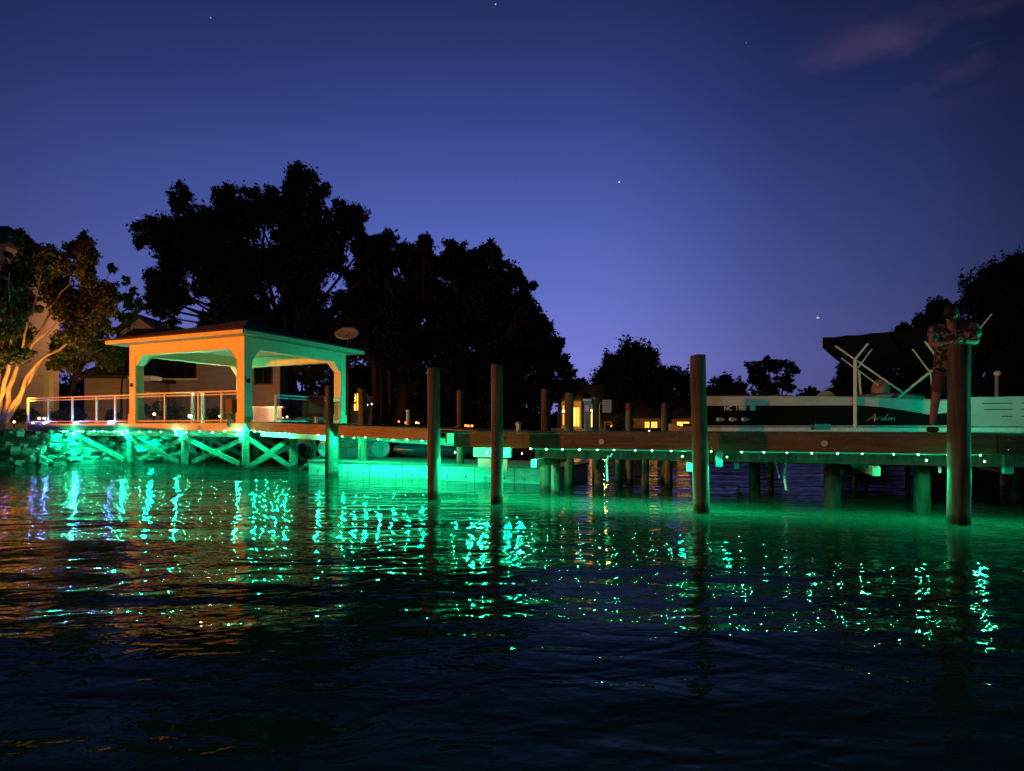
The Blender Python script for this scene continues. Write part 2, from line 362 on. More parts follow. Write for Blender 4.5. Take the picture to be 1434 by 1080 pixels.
# tall mooring piles: px, waterline row, top row, dia px, lean px (top-bottom), label
TP=[(608.5,699,516,18.5,-1,'tall round pile at the corner where the two walkways meet, in front of the board'),
    (696,705,512,17.5,0,'tall round pile just right of the corner pile, in front of the dock board'),
    (985,718,499,23.5,-6,'thick brown pile standing at the left end of the pontoon boat, leaning a little left'),
    (1343,735,483,35,0,'thickest pile, the one the man leans on, green lit on its right side'),
    (461,669,541,11.5,0,'thin dark pile in front of the right railing of the gazebo')]
for k,(px,wl,top,w,ln,lab) in enumerate(TP):
    x,y,s=gp(px,wl); z1=H+(HZ-top)/s
    tag(pile_mb(x,y,-1.2,z1,w/s/2,lean=(ln*1.3/s,0),seed=k,n=24).build('mooring_pile','pile',org=(x,y,0)),lab,'mooring pile','mooring piles along the dock')
BP=[(508,665,546,14,'short pile beside the right post of the gazebo, on a green lit cross beam'),
    (644.5,672,548,10.5,'thin pile seen between the two tall piles left of centre'),
    (764.5,690,545,14,'olive brown pile left of the yellow lit house'),
    (797,678,551,13,'brown pile in front of the yellow lit house'),
    (834,678,557,10,'mossy pile between the pale blue post and the white sign'),
    (881,670,566,10.5,'short pile right of the white sign'),
    (931,674,565,10.5,'short pile left of the thick leaning pile')]
for k,(px,wl,top,w,lab) in enumerate(BP):
    x,y,s=gp(px,wl); z1=H+(HZ-top)/s
    tag(pile_mb(x,y,-1.2,z1,w/s/2,seed=k+20,n=16).build('mooring_pile','pile',org=(x,y,0)),lab,'mooring pile','mooring piles behind the dock')

# ------------------------------------------------------------------ left walkway
A=Vector((-8.0,18.45,0)); B=Vector((-1.62,13.25,0)); wd=(B-A).normalized(); wn=Vector((-wd.y,wd.x,0))
if wn.y<0: wn=-wn
WL=(B-A).length
def Wk(t,off,z): v=A+wd*t+wn*off; v.z=z; return v
def wz(t): return 1.30+(1.107-1.30)*t/WL
walk=thing('walkway',A+Vector((0,0,-.5)),'sloping wooden walkway from the gazebo down to the dock','walkway')
for (a,b) in ((.05,3.3),(3.31,WL)):
    kn=MB().beam(Wk(a,.02,wz(a)),Wk(b,.02,wz(b)),.04,.245).mark('knot'); rs=random.Random(int(a*9))
    for k in range(5):
        t=rs.uniform(a+.2,b-.2); z=wz(t)+rs.uniform(-.08,.08); r=rs.uniform(.01,.02); c=Wk(t,-.001,z)
        kn.poly([c+wd*r*1.5*math.cos(q)+Vector((0,0,r*math.sin(q))) for q in np.linspace(0,2*math.pi,9)[:-1]],.002,wn*-1)
    kn.build('fascia_board','fascia',walk)
dk=MB(); t=.05
while t<WL+1.2:
    dk.box(Wk(t,.85,wz(t)+.14),(.138,1.7,.03),ax=(wd.x,wd.y)); t+=.145
dk.build('decking','deckwood',walk)
MB().beam(Wk(.3,.25,wz(.3)-.21),Wk(4.0,.25,wz(4)-.21),.06,.14).build('stringer','timber',walk)
MB().beam(Wk(.3,1.5,wz(.3)-.21),Wk(WL,1.5,wz(WL)-.21),.06,.18).build('stringer','timber',walk)
for k,(px,wl,w) in enumerate([(411,657,13),(469,666,12)]):
    x,y,s=gp(px,wl); pile_mb(x,y,-.9,1.02,w/s/2,seed=k+70,n=12).build('support_pile','timber',walk)
# green lit cross beam holding the pile by the gazebo post
MB().beam(P(455,623,47)+Vector((0,.05,0)),P(520,621,45.5)+Vector((0,.05,0)),.12,.24).build('cross_beam','timber',walk)
def brace(p,q,par,w=.04,h=.14): return MB().beam(p,q,w,h).build('brace','timber',par)
brace(P(343,658,47.3),P(418,606,46),walk); brace(P(345,612,47.3),P(408,655,46),walk)
brace(P(419,657,46),P(470,626,46),walk,.03,.07); brace(P(419,614,46),P(458,636,46),walk)
brace(P(443,612,48),P(443,650,48),walk,.07,.07)
brace(P(484,624,47),P(486,651,47),walk,.05,.05)
strip(walk,Wk(.3,.04,wz(.3)-.14),Wk(2.2,.04,wz(2.2)-.14),.24,'led',jit=.012,power=2.5,every=2,down=False)
strip(walk,Wk(3.6,.06,wz(3.6)-.14),Wk(WL-.1,.06,wz(WL)-.14),.5,'led2',jit=.02,power=7,every=1,tube=False,down=False)

# floating dock with things behind the walkway
FA=Vector((-5.6,16.7,0)); FB=Vector((1.0,13.55,0)); fd=(FB-FA).normalized(); fn=Vector((-fd.y,fd.x,0)); FL=(FB-FA).length
def Fl(t,off,z): v=FA+fd*t+fn*off; v.z=z; return v
fl=thing('floating_dock',FA,'low white floating dock under the walkway, glowing green','floating dock')
seg=7
for i in range(seg):
    a=FL*i/seg; b=FL*(i+1)/seg
    MB().box(Fl((a+b)/2,1.1,.06),(b-a-.02,2.2,.58),ax=(fd.x,fd.y)).build('float_section','float',fl)
MB().box(Fl(FL/2,1.1,.372),(FL+.04,2.26,.045),ax=(fd.x,fd.y)).build('top_deck','timber',fl)
bl=MB()
for i in range(14): bl.blob(Fl(.35+i*FL/14.2,-.015,.10),.022,8,5)
bl.build('bolt','dark',fl)
MB().box(P(690,653,62),(.62*1.2,.04,.34),ax=(fd.x,fd.y)).build('bumper_board','float',fl)
# dock box, round lid and covered jet boat on the float
db=thing('dock_box',P(495,650,46),'grey box standing on the floating dock behind the green cross beam','storage box')
MB().box(P(497,634,46)+Vector((0,.4,0)),(1.25,.6,.62)).build('box_body','grey',db)
MB().box(P(497,617.5,46)+Vector((0,.4,0)),(1.3,.66,.06)).build('lid','gel',db)
fn_=thing('fender_disc',P(537,642,46.5),'pale round disc with dark figures standing beside the grey box','float ring')
c=P(533,628,47); dsc=MB().poly([c+Vector((.27*math.cos(a),0,.27*math.sin(a))) for a in np.linspace(0,2*math.pi,33)[:-1]],.08,(0,1,0)).build('disc','grey',fn_)
for ch,dx in (('13',-.07),):
    cu=bpy.data.curves.new('marking','FONT'); cu.body=ch; cu.size=.16; cu.extrude=.002; cu.materials.append(M['dark'])
    font_mesh('lettering',cu,dsc,Vector(c)+Vector((dx,-.004,-.05))-Vector(fn_['_o']),(math.radians(90),0,0))
jb=thing('jet_ski',P(575,648,50),'dark covered jet ski on the floating dock','jet ski')
cs=[]
mb=MB(); L0=P(546,640,50); 
prof=[(0,.10,.10),(.25,.30,.22),(.8,.42,.36),(1.4,.46,.42),(2.0,.44,.40),(2.5,.36,.30),(2.75,.15,.14)]
k0=0
for (dx,hw,hh) in prof:
    for j in range(12):
        a=2*math.pi*j/12; mb.v.append((L0.x+dx,L0.y+.6+hw*math.cos(a),L0.z+.18+hh*math.sin(a)*(1 if math.sin(a)>0 else .6)))
for i in range(len(prof)-1):
    for j in range(12): mb.f.append((i*12+j,i*12+(j+1)%12,(i+1)*12+(j+1)%12,(i+1)*12+j))
mb.f.append(tuple(range(12))[::-1]); mb.f.append(tuple(range((len(prof)-1)*12,len(prof)*12))); mb.smooth=True
mb.build('hull','navy',jb)
MB().blob((L0.x+1.3,L0.y+.6,L0.z+.55),.3,10,7,squash=(1.9,.6,.6)).build('seat','dark',jb)
MB().tube([(L0.x+1.75,L0.y+.3,L0.z+.82),(L0.x+1.8,L0.y+.6,L0.z+.86),(L0.x+1.75,L0.y+.9,L0.z+.82)],.02).build('handlebar','dark',jb)
wb=thing('mooring_buoy',P(452,650,48),'white round buoy hanging under the walkway at the thin dark pile','buoy')
MB().blob(P(453,628,49)+Vector((0,.1,0)),.22,16,10,squash=(.8,.8,1.15)).build('buoy_body','gel',wb)
MB().tube([P(453,616,49)+Vector((0,.1,0)),P(453,609,49)+Vector((0,.1,0))],.012).build('rope','rope',wb)

# ------------------------------------------------------------------ gazebo and its deck
u=Vector((-.917,.400,0)).normalized(); v=Vector((.400,.917,0)).normalized()
N=Vector((-7.87,17.77,0)); LU,LV=6.2,5.69
PC=N+(u+v)*.48; GU,GV=LU-.96,LV-.96
def G(a,b,z): q=PC+u*a+v*b; q.z=z; return q
DT=1.426
deck=thing('waterside_deck',G(0,0,-.4),'raised cream-edged deck on cross-braced piles carrying the gazebo','deck')
U1,V1=10.9,6.2
for (a,b) in ((-.05,2.7),(2.705,5.3),(5.305,8.0),(8.005,U1)):
    MB().beam(G(a,-.07,DT-.13),G(b,-.07,DT-.13),.04,.25).build('fascia_board','cream',deck)
MB().beam(G(-.07,-.05,DT-.13),G(-.07,V1,DT-.13),.04,.25).build('fascia_board','cream',deck)
dk=MB(); t=-.03
while t<U1:
    dk.box(G(t+.07,V1/2-.04,DT-.012),(.138,V1,.03),ax=(u.x,u.y)); t+=.145
dk.build('decking','deckwood',deck)
MB().beam(G(0,.16,1.08),G(U1-.6,.16,1.08),.07,.20).build('stringer','timber',deck)
MB().beam(G(0,3.0,1.08),G(U1-.8,3.0,1.08),.07,.20).build('stringer','timber',deck)
pa=[.08,2.72,5.35,7.95]
for r,b in enumerate((.12,3.05,5.8)):
    for k,a in enumerate(pa if r==0 else pa[:3]+([7.95] if r==1 else [])):
        q=G(a,b,0); pile_mb(q.x,q.y,-.9,1.12,.125 if r==0 else .11,seed=k+r*7+90,n=14).build('support_pile','timber',deck)
        if r==0: MB().box(G(a+.0,.02,1.02),(.20,.05,.28),ax=(u.x,u.y)).build('pile_cap','timber',deck)
for k in range(3):
    a,b=pa[k]+.1,pa[k+1]-.1
    for off,z0,z1 in ((-.03,.18,.98),(.30,.98,.16)):
        if k==2 and off>0: continue
        brace(G(a,off,z0),G(b,off,z1),deck,.04,.15)
    if k<2:
        brace(G(a,2.9,.12),G(b,2.9,.98),deck,.04,.14); brace(G(a,3.2,.98),G(b,3.2,.12),deck,.04,.14)
brace(G(8.05,-.02,.95),G(8.9,.25,.35),deck,.04,.10)
brace(G(.0,.3,.15),G(.0,2.9,.98),deck,.04,.14); 
strip(deck,G(10.6,-.06,DT-.275),G(5.3,-.06,DT-.275),.21,'led',jit=.006,power=2.6,every=3,push=-v*.28)
strip(deck,G(5.2,-.06,DT-.275),G(.2,-.06,DT-.275),.55,'led',jit=.03,power=4,every=2,tube=False,push=-v*.28)
for a in (7.95,5.35,2.72,.08):   # one brighter lamp clipped to the head of each pile
    for da in (.09,):
        q=G(a+da,-.13,DT-.36); MB().blob(q,.009,10,7).build('pile_light','led2',deck); lamp('POINT',q+Vector((0,0,-.03)),(0,1,.42),34,.02,name='pile_lamp')
lamp('POINT',G(8.7,.5,1.05),(0,1,.42),120,.05,name='under_deck_light')  # added green fills without fixtures, lighting rocks and braces
lamp('POINT',G(6.5,1.6,1.0),(0,1,.42),130,.05,name='under_deck_light')

gz_=thing('gazebo',G(GU/2,GV/2,DT),'white open gazebo with a dark hipped roof on the deck','gazebo')
W_=.30; ZB0,ZB1=3.70,4.06
corners=[(W_/2,W_/2),(GU-W_/2,W_/2),(W_/2,GV-W_/2),(GU-W_/2,GV-W_/2)]
for a,b in corners:
    mb=MB().box(G(a,b,(DT+ZB0)/2),(W_,W_,ZB0-DT-.002),ax=(u.x,u.y))
    p_=mb.build('post','white',gz_)
    MB().box(G(a,b,DT+.16),(W_+.05,W_+.05,.32),ax=(u.x,u.y)).build('post_base','white',p_)
for b in (W_/2,GV-W_/2):
    MB().box(G(GU/2,b,(ZB0+ZB1)/2),(GU,W_,ZB1-ZB0),ax=(u.x,u.y)).build('beam','white',gz_)
for a in (W_/2,GU-W_/2):
    MB().box(G(a,GV/2,(ZB0+ZB1)/2),(W_-.01,GV-2*W_-.004,ZB1-ZB0-.004),ax=(u.x,u.y)).build('beam','white',gz_)
def bracket(c,dirv,nrm):
    s_=.34; p0=Vector(c); pts=[p0,p0+dirv*s_,p0+dirv*s_*.93+Vector((0,0,-.03)),p0+dirv*.05+Vector((0,0,-s_*.98)),p0+Vector((0,0,-s_))]
    MB().poly([q-nrm*.125 for q in pts],.25,nrm).build('bracket','white',gz_)
z=ZB0-.001
for b in (W_/2,GV-W_/2):
    bracket(G(W_,b,z),u,v); bracket(G(GU-W_,b,z),-u,v)
for a in (W_/2,GU-W_/2):
    bracket(G(a,W_,z),v,u); bracket(G(a,GV-W_,z),-v,u)
e0,e1,g0,g1=-.48,GU+.48,-.48,GV+.48; ze=4.16
for (p,q) in ((G(e0,g0,ze-.055),G(e1,g0,ze-.055)),(G(e0,g1,ze-.055),G(e1,g1,ze-.055))):
    MB().beam(p,q,.035,.115).build('eave_board','white',gz_)
for (p,q) in ((G(e0,g0+.02,ze-.055),G(e0,g1-.02,ze-.055)),(G(e1,g0+.02,ze-.055),G(e1,g1-.02,ze-.055))):
    MB().beam(p,q,.035,.115).build('eave_board','white',gz_)
MB().box(G(GU/2,GV/2,ZB1+.02),(LU-.06,LV-.06,.025),ax=(u.x,u.y)).build('ceiling','ceil',gz_)
ap=[G(GU/2-.25,GV/2,5.08),G(GU/2+.25,GV/2,5.08)]
mb=MB(); e=.04
cs=[G(e0-e,g0-e,ze+.01),G(e1+e,g0-e,ze+.01),G(e1+e,g1+e,ze+.01),G(e0-e,g1+e,ze+.01)]
mb.v=[tuple(c) for c in cs]+[tuple(c+Vector((0,0,.03))) for c in cs]+[tuple(a) for a in ap]
mb.f=[(0,3,2,1),(0,1,5,4),(1,2,6,5),(2,3,7,6),(3,0,4,7),(4,5,9,8),(6,7,8,9),(5,6,9),(7,4,8)]
mb.build('roof','shingle',gz_)
MB().tube([G(GU/2,GV/2-1,ZB1-.03),G(GU/2,GV/2-1,ZB1+.003)],[.16,.18],20).build('ceiling_light','powder',gz_)
for (a,b) in ((-.03,.15),(GU-.15,-.03)):   # small wall lanterns on the posts
    q=G(a,b,DT+1.35); MB().tube([q,q-Vector((0,0,.10)),q-Vector((0,0,.13))],[.03,.05,.02],8).build('wall_lantern','dark',gz_)

# railings
def railing(pts,label,rz=2.38,gap=.03,glassy=True,ends=(1,1)):
    a,b=Vector(pts[0]),Vector(pts[-1]); d=(b-a).normalized()
    r=thing('glass_railing',(a.x,a.y,DT),label,'railing','railings of the gazebo deck')
    MB().beam(Vector((a.x,a.y,rz)),Vector((b.x,b.y,rz)),.07,.045).build('top_rail','powder',r)
    MB().beam(Vector((a.x,a.y,rz-.09)),Vector((b.x,b.y,rz-.09)),.035,.03).build('upper_channel','powder',r)
    MB().beam(Vector((a.x,a.y,DT+.07)),Vector((b.x,b.y,DT+.07)),.035,.035).build('bottom_rail','powder',r)
    for i,p in enumerate(pts):
        p=Vector(p)
        if (i==0 and not ends[0]) or (i==len(pts)-1 and not ends[1]): continue
        MB().box((p.x,p.y,(DT+rz)/2+.01),(.06,.06,rz-DT-.03),ax=(d.x,d.y)).build('post','powder',r)
    for i in range(len(pts)-1):
        p,q=Vector(pts[i])+d*.05,Vector(pts[i+1])-d*.05
        m=(p+q)/2; MB().box((m.x,m.y,(DT+.10+rz-.12)/2),((q-p).length,.010,rz-DT-.23),ax=(d.x,d.y)).build('glass_panel','glass',r)
    return r
railing([G(a,.03,0) for a in (5.26,6.0,7.0,8.35,9.75,11.0)],'long glass railing left of the gazebo above the rocks',2.37,ends=(0,1))
railing([G(a,.05,0) for a in (.31,1.0,2.0,3.55,4.92)],'glass railing between the near and the left posts of the gazebo',2.40,ends=(0,0))
railing([G(.05,a,0) for a in (1.30,2.97,4.42)],'teal lit glass railing below the right side of the gazebo',2.33,ends=(1,0))

# ------------------------------------------------------------------ riprap
def rock(c,r,seed):
    rs=random.Random(seed); mb=MB()
    mb.blob(c,r,6,4,jit=.34,squash=(rs.uniform(.8,1.35),rs.uniform(.7,1.1),rs.uniform(.5,.8)),rs=rs); mb.smooth=False
    return mb
rr=MB(); k=0; rs=random.Random(3); cnt=0
xsr=np.arange(-18.2,-11.8,.25)
for x in xsr:
    ys_=float(shoreY(x))
    for j in range(8):
        xx=x+rs.uniform(-.1,.1); yy=ys_-.15+j*.24+rs.uniform(-.07,.07); zz=float(landz(np.array(xx),np.array(yy)))
        if zz<-.25: continue
        m_=rock((xx,yy,max(zz,-.05)+.03),rs.choice((.11,.14,.17,.2,.27))*rs.uniform(.85,1.15),k); k+=1
        if cnt<290: 
            cnt+=1
            tag(m_.build('rock','rock'),'grey stone in the riprap bank under the left end of the deck','rock','riprap stones on the bank')
        else:
            n0=len(rr.v); rr.v+=m_.v; rr.f+=[tuple(n0+i for i in f) for f in m_.f]
if rr.v: tag(rr.build('riprap','rock'),'smaller grey stones filling the riprap bank','riprap',kind='stuff')

# ------------------------------------------------------------------ trees
def leaves(centres,radii,n,size,seed,gaps=.3,squash=(1,1,1),sub=9,subr=.38,core=0):
    r=np.random.default_rng(seed); C=np.array(centres,float); R=np.array(radii,float)
    w=R**2; w/=w.sum(); V=[];
    out=[]
    for c,rad,ww in zip(C,R,w):
        m=int(n*ww); ns=max(sub,int(sub*(rad/np.median(R))**1.5))
        d=r.normal(size=(ns,3)); d/=np.linalg.norm(d,axis=1)[:,None]
        sc=c+d*(rad*(r.uniform(.25,.92,ns)**.6))[:,None]*np.array(squash)
        sr=rad*subr*r.uniform(.55,1.25,ns)
        k=r.integers(0,ns,m); q=r.normal(size=(m,3)); q/=np.linalg.norm(q,axis=1)[:,None]
        an=r.uniform(.6,1.35,(ns,3)); pos=sc[k]+q*an[k]*(sr[k]*(r.uniform(.05,1,m)**.5)*np.where(r.random(m)<.16,1.6,1))[:,None]
        if core:
            inn=r.random(m)<core; pos[inn]=c+q[inn]*(rad*.82*r.uniform(0,1,inn.sum())**.5)[:,None]*np.array(squash)
        out.append(pos)
    p=np.concatenate(out); m=len(p)
    a=r.normal(size=(m,3)); a/=np.linalg.norm(a,axis=1)[:,None]
    b=np.cross(a,r.normal(size=(m,3))); b/=np.linalg.norm(b,axis=1)[:,None]
    s=size*r.uniform(.5,1.3,m)[:,None]
    nrm=np.cross(a,b)
    v=np.stack([p-a*s,p+b*s*.45+nrm*s*.12,p+a*s,p-b*s*.45+nrm*s*.12],1).reshape(-1,3)
    f=np.arange(m*4).reshape(-1,4)
    return v,f
def tree(name,base,lobes,label,n=9000,size=.22,seed=0,trunk_r=.35,bark_and_shade='bark',leaf='leaf',cat='tree',group=None,sub=9,subr=.38,squash=(1,1,1),limbs=True,fork=.35,cen=None,core=.35):
    base=Vector(base); t=thing(name,base,label,cat,group)
    C=[tuple(l[0]) for l in lobes]; R=[l[1] for l in lobes]
    cen=Vector(cen) if cen else sum((Vector(c) for c in C),Vector())/len(C)
    rs=random.Random(seed); f0=base+(cen-base)*fork; f0.x=base.x*.7+cen.x*.3
    tr=MB().tube([base-Vector((0,0,.3)),base+Vector((0,0,.25)),base+(f0-base)*.5+Vector((rs.uniform(-.1,.1),0,0)),f0],[trunk_r*1.5,trunk_r*1.1,trunk_r*.9,trunk_r*.75],10)
    if limbs:
        for c,r_ in zip(C,R):
            c=Vector(c); m=f0+(c-f0)*.5+Vector((rs.uniform(-.1,.1),rs.uniform(-.1,.1),rs.uniform(0,.12)))*(c-f0).length
            tr.tube([f0,m,c],[trunk_r*.5,trunk_r*.28,trunk_r*.1],7)
            for _ in range(3):
                e_=c+Vector((rs.gauss(0,1),rs.gauss(0,1),rs.gauss(0,1))).normalized()*r_*.8
                tr.tube([c,(c+e_)/2+Vector((0,0,.05*r_)),e_],[trunk_r*.10,trunk_r*.06,trunk_r*.02],5)
    tr.build('trunk',bark_and_shade,t)
    v_,f_=leaves(C,R,n,size,seed,sub=sub,subr=subr,squash=squash,core=core)
    raw_mesh('crown',v_,f_,leaf,parent=t)
    return t
def LB(lst,s,dj=1.5,seed=0):
    rs=random.Random(seed); return [(P(x,y,s)+Vector((0,rs.uniform(-dj,dj),0)),r/s) for x,y,r in lst]
S=22
big=[(440,285,36),(405,300,26),(475,290,26),(500,318,24),(335,290,30),(300,315,30),(355,300,28),(262,322,27),(240,345,26),(275,350,34),(222,350,16),(330,345,42),(400,355,48),(470,360,45),(230,400,24),(205,412,17),(260,412,28),(300,425,34),(215,438,15),(245,440,16),(350,410,40),(420,430,46),(490,420,42),(300,450,18),(380,460,30),(450,470,34),(285,300,18),(430,262,17),(318,275,16),(510,345,20),(500,470,34),(262,298,11),(300,360,34),(260,370,26),(365,385,40),(440,330,34),(395,340,30),(330,385,34),(285,395,26),(250,425,24),(340,440,30),(400,480,30),(300,335,26),(420,390,34),(500,380,30),(505,430,34),(455,500,30),(440,530,24),(462,560,30),(420,572,26),(488,540,24),(375,283,24),(520,335,22),(515,395,36),(530,370,26),(230,365,18),(395,310,28)]
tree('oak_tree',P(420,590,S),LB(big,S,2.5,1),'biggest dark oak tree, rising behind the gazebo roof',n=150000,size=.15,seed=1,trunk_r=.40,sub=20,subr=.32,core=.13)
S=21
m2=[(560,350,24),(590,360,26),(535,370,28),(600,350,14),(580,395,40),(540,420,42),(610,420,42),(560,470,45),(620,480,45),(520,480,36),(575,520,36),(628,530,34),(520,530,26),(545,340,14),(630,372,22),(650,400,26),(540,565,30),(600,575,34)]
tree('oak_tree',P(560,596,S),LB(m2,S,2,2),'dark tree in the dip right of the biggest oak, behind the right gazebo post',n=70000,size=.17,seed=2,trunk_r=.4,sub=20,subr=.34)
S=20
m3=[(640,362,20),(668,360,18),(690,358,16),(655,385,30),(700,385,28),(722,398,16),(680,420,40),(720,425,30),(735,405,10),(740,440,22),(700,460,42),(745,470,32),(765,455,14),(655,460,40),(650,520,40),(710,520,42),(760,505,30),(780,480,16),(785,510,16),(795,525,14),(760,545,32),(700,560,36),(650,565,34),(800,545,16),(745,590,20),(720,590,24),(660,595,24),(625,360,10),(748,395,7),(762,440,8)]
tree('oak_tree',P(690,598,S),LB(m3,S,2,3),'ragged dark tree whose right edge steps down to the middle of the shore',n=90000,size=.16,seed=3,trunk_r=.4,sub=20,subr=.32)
S=14
m4=[(880,505,28),(860,515,24),(900,512,24),(845,530,18),(875,540,34),(915,535,24),(848,550,20),(900,565,30),(865,575,26),(925,555,18),(815,540,12),(830,590,20),(890,590,24),(850,598,18)]
tree('round_tree',P(878,599,S),LB(m4,S,2,4),'round-topped dark tree above the yellow lit houses',n=34000,size=.22,seed=4,trunk_r=.4,sub=20,subr=.36)
m5=[(945,525,18),(960,535,16),(955,560,22),(985,560,18),(975,575,22),(935,575,18),(1000,575,18),(950,592,18),(980,592,18)]
tree('round_tree',P(955,599,13),LB(m5,13,2,5),'lower dark tree touching the right side of the round-topped tree',n=12000,size=.26,seed=5,trunk_r=.35,sub=9,subr=.42)
m6=[(1020,537,15),(1005,550,16),(1030,552,17),(1015,570,20),(1045,572,18),(1000,572,18)]
tree('bushy_tree',P(1018,599,13),LB(m6,13,2,6),'small bushy tree just right of the thick leaning pile',n=9000,size=.24,seed=6,trunk_r=.3,sub=9,subr=.42)
m7=[(1055,515,12),(1070,512,11),(1090,512,13),(1102,520,11),(1065,528,14),(1095,534,13),(1052,530,8),(1078,545,14),(1100,545,7),(1075,560,14)]
tree('spreading_tree',P(1096,590,13),LB(m7,13,1,7),'flat-topped tree with sky showing through, above the boat number',n=9000,size=.22,seed=7,trunk_r=.22,sub=8,subr=.36,core=.15)
m8=[(1125,558,10),(1145,550,9),(1160,552,10),(1140,565,14),(1110,568,14),(1165,565,14),(1085,575,14),(1060,580,14)]
tree('bushy_tree',P(1135,599,12),LB(m8,12,1,8),'low row of bushes on the far shore left of the canopy tip',n=7000,size=.24,seed=8,trunk_r=.2,sub=8,subr=.42)
S=19
m9=[(1410,385,26),(1385,385,14),(1365,400,20),(1400,410,34),(1350,415,16),(1430,370,18),(1440,400,36),(1340,425,14),(1315,430,14),(1330,445,20),(1370,440,34),(1300,440,9),(1420,450,40),(1300,470,22),(1345,480,36),(1400,500,44),(1290,490,24),(1250,500,26),(1300,530,34),(1360,545,38),(1430,550,40),(1230,515,24),(1240,545,26),(1460,470,44),(1275,460,16),(1455,440,30),(1215,485,14),(1205,500,16),(1225,540,30),(1215,570,26),(1260,560,36),(1310,570,34),(1200,585,20),(1280,460,14),(1265,480,20),(1400,575,30),(1340,580,30)]
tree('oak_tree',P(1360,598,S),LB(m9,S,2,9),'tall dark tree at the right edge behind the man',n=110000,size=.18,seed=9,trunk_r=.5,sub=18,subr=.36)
m10=[(1180,580,18),(1210,590,18),(1190,500,12),(1180,515,12),(1200,520,16),(1185,535,13),(1205,540,18),(1195,555,16),(1215,505,14),(1175,550,8),(1225,530,22),(1235,560,26),(1215,555,22),(1222,500,12)]
tree('bushy_tree',P(1195,599,17),LB(m10,17,1,10),'dark tree showing under the left tip of the boat canopy',n=30000,size=.18,seed=10,trunk_r=.25,sub=18,subr=.40)
# left trees
S=36
cl1=[(20,420,34),(-20,420,34),(55,400,30),(75,370,24),(50,365,22),(20,375,24),(95,375,20),(118,348,14),(112,375,16),(85,345,14),(60,345,12),(135,365,14),(145,395,16),(120,410,22),(90,430,26),(30,460,30),(65,475,24),(-15,470,30),(100,470,22),(130,450,20),(20,500,18),(60,505,16),(150,430,14)]
b=P(-2,590,S)
ct=thing('crape_myrtle',b,'orange lit crape myrtle with many bare stems at the left edge','tree')
lob=LB(cl1,S,1.2,11); tr=MB(); rs=random.Random(4)
forks=[[(-2,592),(8,550),(24,512),(33,470),(36,430),(40,390)],[(4,592),(14,545),(30,500),(52,474),(75,458),(92,448)],[(6,592),(20,560),(38,520),(44,500),(78,478),(110,472),(135,470)],[(0,592),(2,540),(12,490),(10,440),(4,400)],[(8,592),(26,555),(36,528),(62,500),(85,490)],[(-6,592),(-12,520),(-20,460),(-28,420)],[(24,512),(40,470),(60,420),(72,380),(80,350)],[(52,474),(70,430),(95,400),(115,365)]]
for k,pl in enumerate(forks):
    pts=[P(x,y,S)+Vector((0,(k%3-1)*.18*i+rs.uniform(-.04,.04),0)) for i,(x,y) in enumerate(pl)]
    r0=.10 if k<5 else .05; q_=[]
    for a_,b_ in zip(pts[:-1],pts[1:]):
        for t_ in (0,.33,.66): q_.append(a_.lerp(b_,t_)+Vector((rs.uniform(-.045,.045),rs.uniform(-.045,.045),rs.uniform(-.02,.02))))
    pts=q_+[pts[-1]]
    tr.tube(pts,[max(.015,r0*(1-.8*i/(len(pts)-1))) for i in range(len(pts))],9)
for c,r_ in lob:
    for _ in range(9):
        e_=c+Vector((rs.gauss(0,1),rs.gauss(0,1),rs.gauss(0,1))).normalized()*r_*.9; tr.tube([c-(e_-c)*.3,c,e_],[.02,.014,.006],5)
tr.build('trunk','smooth_bark',ct)
v_,f_=leaves([c for c,_ in lob],[r for _,r in lob],42000,.085,11,sub=18,subr=.34,core=.25); raw_mesh('crown',v_,f_,'leaf2',parent=ct)
S=32
cl2=[(125,480,26),(100,500,24),(145,500,20),(130,440,22),(150,460,20),(125,345,14),(138,365,12),(130,400,18),(150,410,12),(80,500,20),(155,375,7),(110,420,22),(165,490,12),(120,330,6)]
tree('ornamental_tree',P(92,575,S),LB(cl2,S,1,12),'dark multi-stemmed tree between the crape myrtle and the gazebo',n=16000,size=.09,seed=12,trunk_r=.10,leaf='leaf2',sub=14,subr=.34,fork=.25)
cl3=[(180,395,8),(175,420,12),(190,430,12),(170,445,12),(185,450,10),(168,470,10),(195,410,7)]
tree('ornamental_tree',P(170,575,28),LB(cl3,28,.6,13),'thin wispy tree top beside the left corner of the gazebo roof',n=2600,size=.10,seed=13,trunk_r=.05,core=0,leaf='leaf2',sub=10,subr=.36,fork=.4)
# far wood behind everything
fw=[]
r_=random.Random(9)
fc=[];fr=[]
for x in np.linspace(-140,230,75):
    y_=95+r_.uniform(-8,8); hh=r_.uniform(4.5,7.5)*(1.25 if x<0 else .8)
    fc.append((x,y_,1+hh*.5)); fr.append(hh*.62); fc.append((x+1.5,y_-3,2)); fr.append(hh*.5)
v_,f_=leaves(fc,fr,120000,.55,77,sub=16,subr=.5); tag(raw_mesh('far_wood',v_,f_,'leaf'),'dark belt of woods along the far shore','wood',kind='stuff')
# tree trunks standing on the shore behind the walkway
for k,(px,top,w) in enumerate([(525,470,10),(545,480,5),(533,500,4)]):
    x,y=(px-CX)/24,F/24
    t_=thing('pine_tree',(x,y,1.1),['dark trunked tree right of the gazebo post, widest of three bare stems','slim bare stem right of the widest trunk beside the gazebo','thinnest bare stem between the two others beside the gazebo'][k],'tree')
    MB().tube([(x,y,.8),(x+.05,y,3),(x-.02,y,5.5)],[w/48*1.1,w/48,w/60],9).build('trunk','bark',t_)
    v_,f_=leaves([(x,y,5.9),(x+.5,y+.3,5.2)],[1.1,.8],1500,.13,300+k); raw_mesh('crown',v_,f_,'leaf',parent=t_)

